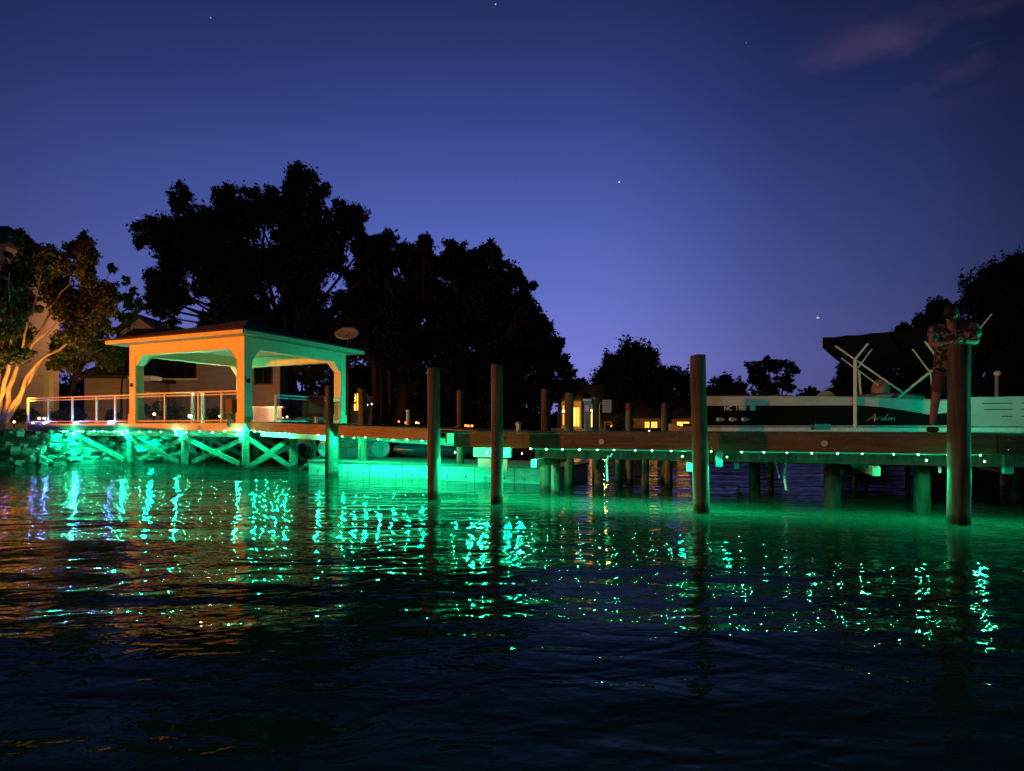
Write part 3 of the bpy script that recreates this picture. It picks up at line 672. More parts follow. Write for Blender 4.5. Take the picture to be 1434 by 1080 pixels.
# ------------------------------------------------------------------ houses
def house(name,px0,px1,ytop,s,depth,label,wall='stucco',gable=None,wins=(),roofover=.4,z0=1.0):
    a=P(px0,ytop,s); b=P(px1,ytop,s); zt=a.z; w=b.x-a.x; cy=a.y
    h=thing(name,((a.x+b.x)/2,cy+depth/2,z0),label,'house')
    MB().box(((a.x+b.x)/2,cy+depth/2,(z0+zt)/2),(w,depth,zt-z0)).build('wall',wall,h)
    rp=gable or 1.2; o=roofover
    mb=MB(); x0,x1=a.x-o,b.x+o; y0,y1=cy-o,cy+depth+o
    if gable:   # gable facing the viewer
        mx=(x0+x1)/2; zz=zt-.1
        MB().poly([(a.x,cy+.0,zt),(b.x,cy+.0,zt),(mx,cy+.0,zt+gable-.15)],.2,(0,1,0)).build('gable_wall',wall,h)
        mb.poly([(x0,y0,zz),(mx,y0,zt+gable),(mx,y0,zt+gable+.14),(x0,y0,zz+.14)],y1-y0,(0,1,0)); mb.poly([(x1,y0,zz),(mx,y0,zt+gable),(mx,y0,zt+gable+.14),(x1,y0,zz+.14)],y1-y0,(0,1,0))
    else:
        mb.v=[(x0,y0,zt),(x1,y0,zt),(x1,y1,zt),(x0,y1,zt),(x0,y0,zt+.15),(x1,y0,zt+.15),(x1,y1,zt+.15),(x0,y1,zt+.15),(x0+depth/2,(y0+y1)/2,zt+rp+.6),(x1-depth/2,(y0+y1)/2,zt+rp+.6)]
        mb.f=[(0,3,2,1),(0,1,5,4),(1,2,6,5),(2,3,7,6),(3,0,4,7),(4,5,9,8),(6,7,8,9),(5,6,9),(7,4,8)]
    mb.build('roof','shingle',h)
    for (x0_,x1_,y0_,y1_,m_) in wins:
        p,q=P(x0_,y0_,s),P(x1_,y1_,s); c=(p+q)/2; ww=abs(q.x-p.x); hh=abs(q.z-p.z)
        fr_=MB()
        for (dx,dz,sx,sz) in ((0,hh/2+.04,ww+.16,.08),(0,-hh/2-.04,ww+.16,.08),(-ww/2-.04,0,.08,hh),(ww/2+.04,0,.08,hh),(0,0,.05,hh)):
            fr_.box((c.x+dx,cy-.035,c.z+dz),(sx,.05,sz))
        f_=fr_.build('window','dark' if m_=='window' else 'stucco',h)
        MB().box((c.x,cy-.01,c.z),(ww,.03,hh)).build('pane',m_,f_)
    return h
hA=house('house',150,392,497,23,2.5,'two-storey tan house seen through the gazebo',wins=[(191,214,500,529,'window'),(218,243,500,529,'window'),(247,273,500,529,'window'),(358,380,515,537,'window'),(205,225,560,590,'window')])
house('house',168,222,466,17,9,'house with the low front gable peeking over the left gazebo roof',gable=1.35,roofover=.5)
hC=house('house',-90,8,345,25,4,'tall house behind the crape myrtle at the left edge',wall='stucco',wins=[(-30,-5,505,545,'amber'),(-8,2,540,575,'window')],roofover=.5)
house('house',118,176,530,26,4,'low tan outbuilding left of the left gazebo post',wins=[],roofover=.35)
house('house',490,506,545,20,5,'pale house whose lit doorway shows right of the gazebo',wins=[(496,503,551,575,'amberw')],roofover=.2)
house('house',534,566,576,14,6,'small pale house at the water beyond the walkway',wall='pinkwall',roofover=.3)
house('house',786,814,562,17,4,'yellow lit house front between the two piles',wall='stucco',wins=[(788,793,568,595,'amber'),(803,811,571,597,'amberw')],roofover=.25)
house('house',822,840,566,16.5,4,'narrow yellow lit porch right of the pale blue post',wins=[(826.5,836,575,598,'amberw')],roofover=.2)
house('house',846,864,590,15.5,4,'low house with one yellow window beside the white sign',wins=[(851,858,596,603,'amberw')],roofover=.3,z0=.3)
house('house',884,926,586,15.5,5,'far house with two orange windows left of the last short pile',wins=[(903,909,591,599,'amberw'),(912,920,591,599,'amberw')],roofover=.5)
house('house',942,970,586,15.2,5,'far house with a row of orange windows behind the thick pile',wins=[(948,965,591,597,'amberw')],roofover=.5)
# porch, low wall and balcony around the tan house
lw=thing('garden_wall',P(365,592,33),'low pale wall behind the right half of the gazebo','wall')
MB().box(P(367,584,33),(1.75,.3,.78)).build('wall','pinkwall',lw); MB().box(P(367,570.5,33),(1.9,.42,.07)).build('coping','white',lw)
bk=thing('balcony_railing',P(250,560,25),'thin pale balcony rail on the tan house behind the gazebo','railing')
MB().beam(P(222,531,25),P(277,531,25),.06,.06).build('rail','white',bk)
for x in (225,244,262,277): MB().beam(P(x,531,25),P(x,566,25),.05,.05).build('post','white',bk)
pg=thing('bar_pergola',P(200,590,29),'small grey-topped pergola right of the left gazebo post','pergola')
MB().box(P(203,530,29),(1.1,.9,.18)).build('top','alu',pg)
for x in (192,211): MB().beam(P(x,534,29),P(x,592,29),.14,.14).build('post','alu',pg)
fe=thing('board_fence',P(205,592,31),'tan board fence panel behind the left gazebo railing','fence')
for i in range(7): MB().box(P(192+i*5.2,570,31),(.155,.03,1.35)).build('board','stucco',fe)
yb=thing('porch_column',P(68,575,28),'bright yellow column behind the long glass railing','column')
MB().box(P(68,552,28),(.30,.3,1.8)).build('shaft','white',yb); MB().box(P(66,526,28),(.5,.5,.14)).build('capital','white',yb)
tp=tag(MB().tube([P(27,573,33),P(29,550,33),P(31,526,33)],[.05,.045,.03],8).build('tiki_pole','orangebuoy'),'red-orange slanted pole beside the crape myrtle stems','pole')
for k,(px,lab) in enumerate([(270,'purple lit post left of the middle rail post inside the gazebo'),(284,'orange and purple lit post right of the middle rail post inside the gazebo')]):
    x,y=(px-CX)/34,F/34
    tag(MB().tube([(x,y,1.2),(x,y,2.75)],[.09,.08],10).build('landscape_post','powder'),lab,'post','lit posts behind the gazebo')
# satellite dish
sd=thing('satellite_dish',P(488,590,30),'grey oval satellite dish on a pole above the right end of the gazebo roof','satellite dish')
c=P(486,467,30); ds=MB(); nu=28
for i in range(5):
    r=i/4
    for j in range(nu):
        a=2*math.pi*j/nu; ds.v.append((c.x+.57*r*math.cos(a),c.y+.10*(1-r*r)+.25*r*math.sin(a),c.z+.32*r*math.sin(a)))
for i in range(4):
    for j in range(nu): ds.f.append((i*nu+j,i*nu+(j+1)%nu,(i+1)*nu+(j+1)%nu,(i+1)*nu+j))
ds.smooth=True; dd_=ds.build('dish','grey',sd); md=dd_.modifiers.new('thick','SOLIDIFY'); md.thickness=.03
MB().tube([(c.x,c.y+.15,1.0),(c.x,c.y+.15,c.z-.1)],.035).build('pole','dark',sd)
MB().tube([(c.x,c.y+.1,c.z-.25),(c.x+.05,c.y-.35,c.z-.1)],.018).build('feed_arm','dark',sd)

# white bollards, power pedestal, sign
for k,(px,y0,y1,s,lab) in enumerate([(726,592,606,68,'small white bollard with a round head on the dock right of the second tall pile'),(443,584,602,46,'teal lit white bollard on the walkway below the right gazebo railing'),(571,575,595,30,'white bollard beyond the walkway beside the red lanterns')]):
    c=P(px,y0,s); r=.055 if s>35 else .09; zb=P(px,y1,s).z
    b_=thing('bollard',(c.x,c.y,zb),lab,'bollard','white bollards')
    MB().tube([(c.x,c.y,zb-.02),(c.x,c.y,c.z-.05)],[r*.85,r*.8],12).build('shaft','powder',b_)
    MB().blob((c.x,c.y,c.z-.03),r*1.15,12,8,squash=(1,1,.8)).build('head','powder',b_)
pp=thing('power_pedestal',P(823,606,62),'pale blue power pedestal standing on the dock left of the white sign','power pedestal')
MB().box(P(822.5,583,62),(.145,.15,.68)).build('column','grey',pp)
MB().box(P(822.5,560.5,62),(.165,.17,.05)).build('cap','powder',pp)
MB().box(P(821.5,572,62)-Vector((0,.08,0)),(.09,.012,.14)).build('meter_panel','powder',pp)
lamp('POINT',P(818,566,62)-Vector((.1,.5,0)),(.35,.6,1),1.1,.03,name='pedestal_light')
sg=thing('sign',P(850,606,66),'small white square sign on a dark post behind the dock','sign')
MB().box(P(850,569,66),(.185,.015,.27)).build('board','letter',sg); MB().beam(P(850,578,66)+Vector((0,.03,0)),P(850,606,66)+Vector((0,.03,0)),.05,.05).build('post','dark',sg)
for k in range(5): MB().box(P(850,562.5+k*3,66)-Vector((0,.009,0)),(.14-.02*(k%2),.002,.012)).build('print','grey',sg)
# lanterns
for k,(px,py,s,m_,lab) in enumerate([(558.5,590.5,24,'red','red glowing lantern nearest the small pale house'),(568,592,24,'red','orange red lantern under the white bollard'),(583,592,24,'palelamp','twin pinkish lamp left of the corner pile'),(586,592.5,24,'red','right lamp of the twin pair left of the corner pile'),(652,596,30,'red','first of three tiny red lamps behind the thin pile'),(656,596.5,30,'red','middle of three tiny red lamps behind the thin pile'),(661,596.5,30,'red','last of three tiny red lamps behind the thin pile'),(784,605,26,'red','small red lamp at the foot of the brown pile'),(514,567,24,'palelamp','left pale lamp right of the gazebo post'),(521,566,24,'palelamp','right pale lamp right of the gazebo post'),(789,576,30,'warm','bright orange wall lamp beside the brown pile'),(828,575,30,'warm','bright yellow lamp at the pale blue post'),(909,604,24,'palelamp','white lamp at the foot of the far orange windows'),(36,578,34,'warm','warm garden lamp under the crape myrtle'),(55,586,34,'palelamp','left lamp of the pair behind the long glass railing'),(62,586,34,'palelamp','right lamp of the pair behind the long glass railing'),(83,588,34,'warm','garden lamp in the shrub by the second rail post'),(20,591,36,'warm','garden lamp low at the left edge'),(216,580,34,'warm','warm lamp behind the board fence by the gazebo'),(308,583,34,'palelamp','pale lamp near the near gazebo post'),(396,586,36,'palelamp','left candle on the table inside the gazebo'),(402,584,36,'palelamp','right candle on the table inside the gazebo')]):
    c=P(px,py,s); r=.055 if s<35 else .04
    t_=thing('lantern',c-Vector((0,0,.14)),lab,'lantern','small lamps on the shore and deck')
    MB().blob(c,r,10,7).build('globe',m_,t_); MB().tube([c-Vector((0,0,.14)),c-Vector((0,0,r))],[.03,.02],8).build('stake','dark',t_)
    MB().tube([c+Vector((0,0,r*.9)),c+Vector((0,0,r*1.3))],[r*.8,r*.3],8).build('cap','dark',t_)
lpz=thing('light_pole',P(834,605,40),'thin glowing yellow pole between the pale blue post and the white sign','light pole')
MB().tube([P(833.5,606,40),P(833.5,577,40)],.018,8).build('glow_tube','amberw',lpz); MB().tube([P(833.5,577,40),P(833.5,574,40)],.03,8).build('cap','dark',lpz)
# violet deck lights
for k,(px,lab) in enumerate([(50,'violet deck light at the left end post of the long railing'),(66,'violet deck light second from the left on the deck edge'),(110,'violet deck light in the middle of the deck edge'),(157,'violet deck light left of the left gazebo post')]):
    # on the deck edge line
    ratio=(px-CX)/F; a=(PC.x-ratio*PC.y)/(ratio*u.y-u.x); q=G(a,-.10,DT-.01)
    t_=thing('deck_light',q,lab,'deck light','violet lights on the deck edge')
    MB().tube([q-Vector((0,0,.02)),q+Vector((0,0,.012))],[.05,.04],12).build('base','dark',t_)
    MB().blob(q+Vector((0,0,.022)),.028 if k else .016,10,6,squash=(1.3,1.3,.6)).build('lens','blue',t_)
    lamp('POINT',q+Vector((0,-.02,.09)),(.22,.15,1),1.3 if k else .5,.03,name='violet_light')
lamp('POINT',P(277,588,36),(.3,.15,1),5,.05,name='violet_uplight')
gl=thing('garden_spot',P(266,583,38),'small green glowing spotlight behind the gazebo railing','spotlight')
MB().blob(P(266,583,38),.045,10,7).build('lens','led2',gl); MB().tube([P(266,583,38)-Vector((0,0,.12)),P(266,583,38)-Vector((0,0,.03))],.03).build('stake','dark',gl)
lamp('POINT',P(265,583,38)-Vector((0,.15,-.05)),(0,1,.4),3,.03,name='green_spot')
# shrubs
for k,(px,py,r,s,lab) in enumerate([(20,580,14,35,'bright lit shrub at the foot of the crape myrtle'),(40,578,12,34,'dark rounded shrub behind the end of the long railing'),(82,580,12,35,'yellow lit shrub behind the second rail post'),(108,582,12,33,'dark shrub in the middle of the long railing'),(158,582,11,35,'yellow lit shrub at the foot of the left gazebo post'),(215,572,14,33,'lit shrub behind the board fence'),(245,575,16,31,'dark green shrub beside the green spotlight'),(300,580,14,31,'dark shrub near the near gazebo post'),(868,590,18,22,'black rounded shrub right of the white sign'),(830,585,14,16,'olive lit shrub around the yellow lit porch')]):
    c=P(px,py,s); R_=r/s
    t_=thing('shrub',(c.x,c.y,1.1),lab,'shrub','shrubs on the shore')
    v_,f_=leaves([c,c+Vector((R_*.4,0,-R_*.3)),c+Vector((-R_*.4,.1,-R_*.3))],[R_*.8,R_*.7,R_*.7],1400,.05 if s>25 else .09,500+k,sub=8); raw_mesh('foliage',v_,f_,'leaf2',parent=t_)
    MB().tube([(c.x,c.y,.9),(c.x,c.y,c.z)],[.03,.015],6).build('stem','bark',t_)
pf_=thing('privacy_fence',(-15,14.6,0),'board fence on the neighbouring pier left of the rocks','fence')  # added out of view to shade rocks, deck piles and float
fp=[(-19.2,17.6),(-18.9,17.2),(-16.5,16.05),(-14.95,14.6),(-13.8,12.9),(-13.15,10.75)]
for k in range(5):
    a,b=Vector((*fp[k],0)),Vector((*fp[k+1],0)); n_=max(1,int((b-a).length/.15)); d_=(b-a).normalized(); mb=MB()
    for q in range(n_): c_=a+d_*(q+.5)*(b-a).length/n_; mb.box((c_.x,c_.y,1.32),((b-a).length/n_+.004,.02+.004*(q%2),1.40),ax=(d_.x,d_.y))
    mb.build('fence_panel','timber',pf_)
    pile_mb(b.x,b.y+.06,-1,2.06,.06,seed=k+300,n=10).build('post','timber',pf_)
# deck furniture
ch=thing('deck_chair',G(2.2,3.4,DT),'dark high-backed deck chair behind the teal railing','chair')
c=P(435,575,41)
MB().box(c+Vector((0,.3,.05)),(.75,.08,.95)).build('backrest','dark',ch); MB().box(c+Vector((0,.0,-.28)),(.75,.6,.10)).build('seat','dark',ch)
for sx in (-.35,.35):
    for sy in (-.25,.28): MB().beam(c+Vector((sx,sy,-.28)),c+Vector((sx,sy,-.6)),.05,.05).build('leg','powder',ch)
tb=thing('low_table',P(410,592,37),'low wooden table with candles inside the gazebo','table')
MB().box(P(412,587,37),(1.3,.6,.06)).build('table_top','fascia',tb)
for sx in (-.5,.5): MB().beam(P(412,588,37)+Vector((sx,0,0)),P(412,588,37)+Vector((sx,0,-.28)),.06,.06).build('leg','fascia',tb)
pk=thing('deck_speaker',G(.25,-.02,DT+.4),'black lantern box hanging at the near gazebo post','lantern box')
MB().box(G(.52,-.02,DT+.50),(.26,.2,.46),ax=(u.x,u.y)).build('housing','dark',pk); MB().tube([G(.52,-.10,DT+.28),G(.52,-.10,DT-.12)],[.07,.05],10).build('lower_body','dark',pk)

# ------------------------------------------------------------------ pontoon boat
bd=Vector((.931,-.365,0)).normalized(); bn=Vector((.365,.931,0)).normalized()
BO=Vector((4.14,12.88,0))
def Bt(px,py,off=0.0):
    """point on the boat's near side plane seen at that photo column/row"""
    r=(px-CX)/F; t=(r*BO.y-BO.x)/(bd.x-r*bd.y); q=BO+bd*t; z=H+(HZ-py)*q.y/F
    q=q+bn*off; q.z=z; return q
def Bx(px): r=(px-CX)/F; return (r*BO.y-BO.x)/(bd.x-r*bd.y)
def Bz(x,off,z): q=BO+bd*x+bn*off; q.z=z; return q
boat=thing('pontoon_boat',Bz(3.8,1.2,.6),'black and white pontoon boat with a folded canopy frame, moored behind the dock','boat')
BL=7.6; xs_sw=Bx(1352); XS=Bx(1358)
zt,zb=1.932,1.318
edge=[(1352,577),(1335,577),(1315,579.5),(1300,580.5),(1275,576.5),(1250,572.5),(1225,569.5),(1200,568),(1150,568),(990,568.5)]
topl=[(990,556.3),(1080,556.2),(1150,556.5),(1200,557.5),(1250,559),(1300,560.6),(1352,562.5)]
pnl=MB().poly([Bz(0,0,zb),Bz(xs_sw,0,zb)]+[Bt(x,y,0) for x,y in edge],.035,bn).build('side_panel','black',boat)
MB().poly([Bt(x,y-.15,-.004) for x,y in edge[::-1]]+[Bt(x,y,-.004) for x,y in topl[::-1]],.045,bn).build('white_band','gel',boat)
MB().poly([Bz(XS,0,1.33),Bz(BL,0,1.33),Bz(BL,0,1.85),Bz(XS,0,1.85)],.04,bn).build('stern_panel','gel',boat)
for z_,x0_,x1_ in [(z_,Bx(a),Bx(b)) for z_,a,b in ((1.73,1375,1418),(1.62,1378,1418),(1.49,1402,1418),(1.73,1430,1480),(1.62,1430,1480),(1.49,1430,1480))]:
    MB().beam(Bz(x0_,-.003,z_),Bz(x1_,-.003,z_),.008,.016).build('trim_line','dark',boat)
# far side, ends, rails
MB().poly([Bz(0,2.4,zb),Bz(BL,2.4,zb),Bz(BL,2.4,zt),Bz(0,2.4,zt)],.035,bn).build('side_panel','black',boat)
MB().poly([Bz(0,.06,zb),Bz(0,2.38,zb),Bz(0,2.38,zt),Bz(0,.06,zt)],.03,bd*-1).build('bow_panel','gel',boat)
for off in (.0,2.42):
    MB().tube([Bt(x,y,0)+bn*(off+.015)+Vector((0,0,.012)) for x,y in topl],.014,8).build('rail','alu',boat)
for x_,y_ in ((991,556.5),(1145,556.7),(1187,557.5),(1350,562.6)): MB().beam(Bz(Bx(x_),-.012,zb),Bt(x_,y_,-.012),.025,.012).build('upright','alu',boat)
MB().box(Bz(BL/2-.05,1.2,1.30),(BL,2.52,.05),ax=(bd.x,bd.y)).build('deck_floor','alu',boat)
MB().box(Bz(BL/2-.05,-.03,1.255),(BL,.05,.13),ax=(bd.x,bd.y)).build('deck_edge','alu',boat)
MB().box(Bz(BL/2-.05,-.06,1.30),(BL,.03,.02),ax=(bd.x,bd.y)).build('rub_rail','dark',boat)
for off in (.35,2.05):
    MB().tube([Bz(-.6,off,1.02),Bz(-.35,off,.93),Bz(.1,off,.89),Bz(4,off,.89),Bz(BL,off,.89)],[.03,.18,.30,.31,.31],20).build('pontoon','alu',boat)
# lumps of seats and covers over the rail
for (x0_,x1_,z_,w_) in ((.15,1.0,1.97,.5),(1.05,1.75,1.97,.5),(2.75,3.95,1.97,.6)):
    mb=MB(); n=8
    for i in range(n+1):
        f=i/n; x=x0_+(x1_-x0_)*f; top=1.80+(z_-1.80)*(math.sin(math.pi*(.12+.76*f))**.4)
        for (o_,z2) in ((.12,1.4),(.10,top-.04),(.2,top),(.2+w_*.8,top),(.12+w_,1.4)): q=Bz(x,o_,z2); mb.v.append(tuple(q))
    for i in range(n):
        for j in range(4): mb.f.append((i*5+j,i*5+j+1,i*5+5+j+1,i*5+5+j))
    mb.f.append((4,3,2,1,0)); mb.f.append(tuple(n*5+j for j in range(5))); mb.smooth=True
    mb.build('bench_seat','vinyl',boat)
mb=MB().poly([Bt(1146,556,.9),Bt(1160,543,.9),Bt(1172,545,.9),Bt(1183,556,.9)],.5,bn).build('helm_seat','vinyl',boat)
MB().blob(Bt(1248,542,1.0),.22,10,8,squash=(.8,.8,1.1)).build('captain_chair','vinyl',boat)
# white arms of the canopy frame
def arm(pts,r,off,nm='canopy_arm'):
    return MB().tube([Bt(x,y,off) for x,y in pts],r,8).build(nm,'powder',boat)
arm([(1197,503.7),(1197,600)],.034,-.05,'frame_post'); arm([(1169.6,485),(1263.7,550)],.019,-.04); arm([(1214.5,482),(1197,503.7)],.021,-.06)
arm([(1317,509),(1257.4,557)],.024,-.04); arm([(1294,478.6),(1317,509)],.019,-.06)
def Bd(px,py,dp):
    q=Bt(px,py); k=(q.y+dp)/q.y; return Vector((q.x*k,q.y*k,H+(q.z-H)*k))
def armr(pts,r):   # rear frame: rows given as seen, so lift to the rear plane
    out=[]
    for x,y in pts:
        q=Bt(x,y); k=(q.y+.75)/q.y; out.append(Vector((q.x*k,q.y*k,H+(q.z-H)*k)))
    return MB().tube(out,r,8).build('canopy_arm','powder',boat)
armr([(1178,501.6),(1238.6,545.5)],.015); armr([(1221,489),(1201,516)],.015); armr([(1278,489),(1303,522.5),(1306.6,557)],.015); armr([(1389,440),(1372.5,460)],.014); armr([(1203,520),(1206,560)],.022)
# canopy: a long cloth shell with side skirts
mb=MB(); xs_c=np.linspace(0,1,13); rowsn=9
top=lambda f: Bt(1152+f*205, 475-9*f-20*f*f*.9+ (0), 0)
for f in xs_c:
    px=1152+f*206; yt=474-14*f-10*f*f; yb=477+30*min(1,(f/.16)**.9)+6*max(0,f-.16)
    a=Bd(px,yb,.95); b=Bd(px,yt,1.0); wv=Vector((b.x,b.y,0))*.085; a.z+=.012*math.sin(f*40)
    for j in range(rowsn):
        g=j/(rowsn-1)
        if g<.25: q=a.lerp(b,g/.25)
        elif g>.75: q=(a+wv*1.02).lerp(b+wv,(1-g)/.25)
        else:
            w=(g-.25)/.5; q=(b).lerp(b+wv,w); q.z+=.03*math.sin(math.pi*w)+.010*math.sin(f*34+g*9)
        mb.v.append(tuple(q))
for i in range(12):
    for j in range(rowsn-1): mb.f.append((i*rowsn+j,i*rowsn+j+1,(i+1)*rowsn+j+1,(i+1)*rowsn+j))
mb.smooth=True; cn=mb.build('canopy','canvas',boat); md=cn.modifiers.new('thick','SOLIDIFY'); md.thickness=.02
# registration text, badges, script
def text(body,px,py,size,m_,parent,shear=0,name='lettering',sx=1.0):
    q=Bt(px,py,-.006); cu=bpy.data.curves.new(name,'FONT'); cu.body=body; cu.size=size; cu.extrude=.0015; cu.offset=.002; cu.shear=shear; cu.align_x='CENTER'; cu.align_y='CENTER'; cu.materials.append(M[m_])
    return font_mesh(name,cu,parent,q-Vector(parent['_o']),(math.radians(90),0,math.atan2(bd.y,bd.x)),(sx,1,1))
text('NC  1988  EB',1036,572,.135,'letter',pnl,sx=.82,name='registration_lettering')
for x_ in (1051.2,1054.4): MB().poly([Bt(x_-1.3,569.6,-.004),Bt(x_+1.3,569.6,-.004),Bt(x_+1.3,574.6,-.004),Bt(x_-1.3,574.6,-.004)],.003,bn).build('registration_sticker','letter',pnl)
for k,x_ in enumerate((1009,1026.5,1044)):
    pts=[Bt(x_+6*math.cos(a)*(1 if math.cos(a)>0 else 1),587.5+3*math.sin(a)*(1-.35*(math.cos(a)>0.3)),-.005) for a in np.linspace(0,2*math.pi,17)[:-1]]
    MB().poly(pts,.004,bn).build('badge','grey',pnl)
    pts=[Bt(x_-4.2+1.8*math.cos(a),587.3+2.3*math.sin(a),-.008) for a in np.linspace(0,2*math.pi,13)[:-1]]
    MB().poly(pts,.004,bn).build('badge','letter',pnl)
# script name drawn as pen strokes
def pen(lst,name='script_lettering',r=.007):
    mb=MB()
    for pl in lst:
        sm=[]
        for i in range(len(pl)-1):
            p0=pl[max(i-1,0)];p1=pl[i];p2=pl[i+1];p3=pl[min(i+2,len(pl)-1)]
            for t in (0,.25,.5,.75):
                sm.append(tuple(.5*((2*p1[c])+(-p0[c]+p2[c])*t+(2*p0[c]-5*p1[c]+4*p2[c]-p3[c])*t*t+(-p0[c]+3*p1[c]-3*p2[c]+p3[c])*t**3) for c in (0,1)))
        sm.append(pl[-1])
        mb.tube([Bt(x,y,-.008) for x,y in sm],r,5)
    return mb.build(name,'silver',pnl)
pen([[(1212.5,588),(1215,589),(1219,586),(1223,582),(1226,580),(1225.5,584),(1224.5,590)],[(1216,586.6),(1221,585.5),(1227,586)],
     [(1227,584),(1228.5,588.5),(1231.5,583.5),(1233,584)],
     [(1236.5,585),(1234,585.5),(1233.8,588.2),(1236.5,587.5),(1237.2,584.8),(1237.6,588.3)],
     [(1237.6,588.3),(1240.5,584),(1243.5,580),(1242,581.5),(1240,588.4),(1242.5,588)],
     [(1245.5,585),(1243.4,586.8),(1245,588.4),(1247,586.5),(1245.5,585),(1248.5,585.6)],
     [(1248.8,585.2),(1248.4,588.4),(1250.8,585.2),(1252.4,585.6),(1252,588.4),(1254,587.6)]])
# boat lift
lf=thing('boat_lift',Bz(3.5,1.2,-.5),'grey boat lift posts and cradle beams holding the pontoon boat','boat lift')
for (x_,off,zt_) in ((Bx(1421.5),-.12,2.50),(5.0,2.85,1.3),(.6,2.75,1.2),(.5,-.12,1.15)):
    MB().beam(Bz(x_,off,-1.0),Bz(x_,off,zt_),.10,.10).build('post','alu',lf)
for x_ in (.6,3.0,5.35): MB().beam(Bz(x_,-.2,.50),Bz(x_,2.7,.50),.10,.14).build('cradle_beam','alu',lf)
MB().beam(Bz(.6,.35,.56),Bz(6.0,.35,.56),.10,.05).build('bunk','timber',lf); MB().beam(Bz(.6,2.05,.56),Bz(6.0,2.05,.56),.10,.05).build('bunk','timber',lf)
lp=thing('dock_lamp',P(1396,598,60),'thin dark lamp post with a small head right of the man','lamp post')
MB().tube([P(1396,602,60),P(1396,525,60)],.04).build('post','grey',lp); MB().blob(P(1397,523,60),.075,10,7).build('lamp_head','powder',lp)
ob=tag(MB().tube([P(1407,684,62),P(1407,680,62),P(1407,672,62),P(1407,662,62),P(1406,658,62)],[.03,.085,.09,.06,.02],12).build('orange_buoy','orangebuoy'),'orange float hanging under the right end of the dock','buoy')
ob2=tag(MB().blob(P(1178,664,52),.16,12,8).build('orange_buoy','orangebuoy'),'orange round float seen between the dark piles under the dock','buoy')
# second low boat hull beyond the dock centre
hb=thing('moored_hull',P(960,600,34),'low white boat hull seen just left of the thick leaning pile','boat')
mb=MB(); L0=P(936,607,34)
pr=[(0,.02,.0),(.3,.25,.2),(.7,.45,.28),(1.2,.5,.28),(1.7,.48,.28)]
for (dx,hw,hh) in pr:
    for (sx,zz) in ((-1,.30),(-.6,-.25),(.6,-.25),(1,.30)): mb.v.append((L0.x+dx,L0.y+1+sx*hw,L0.z+zz-.0+ (.1 if dx<.6 and zz>0 else 0)))
for i in range(4):
    for j in range(3): mb.f.append((i*4+j,i*4+j+1,i*4+5+j,i*4+4+j))
    mb.f.append((i*4+3,i*4,i*4+4,i*4+7))
mb.f.append((16,17,18,19)); mb.build('hull','gel',hb); MB().box((L0.x+1.2,L0.y+1,L0.z+.34),(.5,.6,.14)).build('console','dark',hb)

# ------------------------------------------------------------------ man leaning on the pile
pf=Vector((-.52,-.854,0)); ps=Vector((.854,-.52,0)); PO=Vector((6.29,8.72,1.218))
def Q(side,fw,z): return PO+ps*side+pf*fw+Vector((0,0,z))
man=thing('person',PO,'man in a patterned shirt and cap leaning his arms on the thickest pile','person')
def skin(name,verts,edges,radii,m_,root=0,sub=2,parent=man):
    org=Vector(parent['_o']); me=bpy.data.meshes.new(name); me.from_pydata([tuple(Vector(p)-org) for p in verts],edges,[]); me.materials.append(M[m_])
    o=bpy.data.objects.new(name,me); COL.objects.link(o); o.parent=parent; o['_o']=tuple(org)
    sm=o.modifiers.new('skin','SKIN'); sm.use_smooth_shade=True
    for i,r in enumerate(radii):
        d=me.skin_vertices[0].data[i]; d.radius=r if hasattr(r,'__len__') else (r,r); d.use_root=(i==root)
    ss=o.modifiers.new('sub','SUBSURF'); ss.levels=sub; ss.render_levels=sub
    return o
J=[Q(0,-.02,.95),Q(0,.04,1.12),Q(0,.14,1.32),Q(0,.22,1.44),Q(.0,.30,1.50),   # pelvis..neck 0-4
   Q(-.18,.24,1.45),Q(-.235,.33,1.24),Q(-.12,.50,1.23),                        # left-in-picture arm: shoulder, elbow, wrist
   Q(.19,.24,1.45),Q(.27,.36,1.235),Q(.10,.55,1.245),
   Q(-.10,-.02,.90),Q(-.17,.02,.50),Q(-.205,-.04,.10),
   Q(.10,-.02,.90),Q(.13,.0,.50),Q(.12,-.06,.10)]
E=[(0,1),(1,2),(2,3),(3,4),(3,5),(5,6),(6,7),(3,8),(8,9),(9,10),(0,11),(11,12),(12,13),(0,14),(14,15),(15,16)]
R=[.14,.135,.15,.12,.062,.062,.048,.032,.062,.048,.032,.088,.062,.042,.088,.062,.042]
body=skin('body',J,E,R,'skin')
# head with face
hc=Q(-.015,.40,1.625)
hd=MB(); hr=(.078,.100,.122)
fwd=(pf*.9+Vector((0,0,-.42))-ps*.25).normalized(); rgt=fwd.cross(Vector((0,0,1))).normalized(); upv=rgt.cross(fwd)
nu,nv=24,18
for i in range(nv+1):
    ph=math.pi*i/nv
    for j in range(nu):
        th=2*math.pi*j/nu; x=math.sin(ph)*math.cos(th); y=math.sin(ph)*math.sin(th); z_=math.cos(ph)
        jaw=1-.28*max(0,-z_)**1.2*(.6+.4*max(0,y))
        px_,py_,pz_=x*hr[0]*jaw,y*hr[1]*(1-.1*max(0,-z_)),z_*hr[2]
        if y>.2:
            fr=max(0,1-(x/.22)**2); py_+=.022*fr*max(0,1-((z_+.15)/.28)**2)          # nose
            for ex in (-.38,.38): py_-=.012*max(0,1-((x-ex)/.22)**2)*max(0,1-((z_-.12)/.16)**2)   # eye sockets
            py_+=.007*max(0,1-(x/.3)**2)*max(0,1-((z_+.52)/.12)**2)
        hd.v.append(tuple(hc+rgt*px_+fwd*py_+upv*pz_))
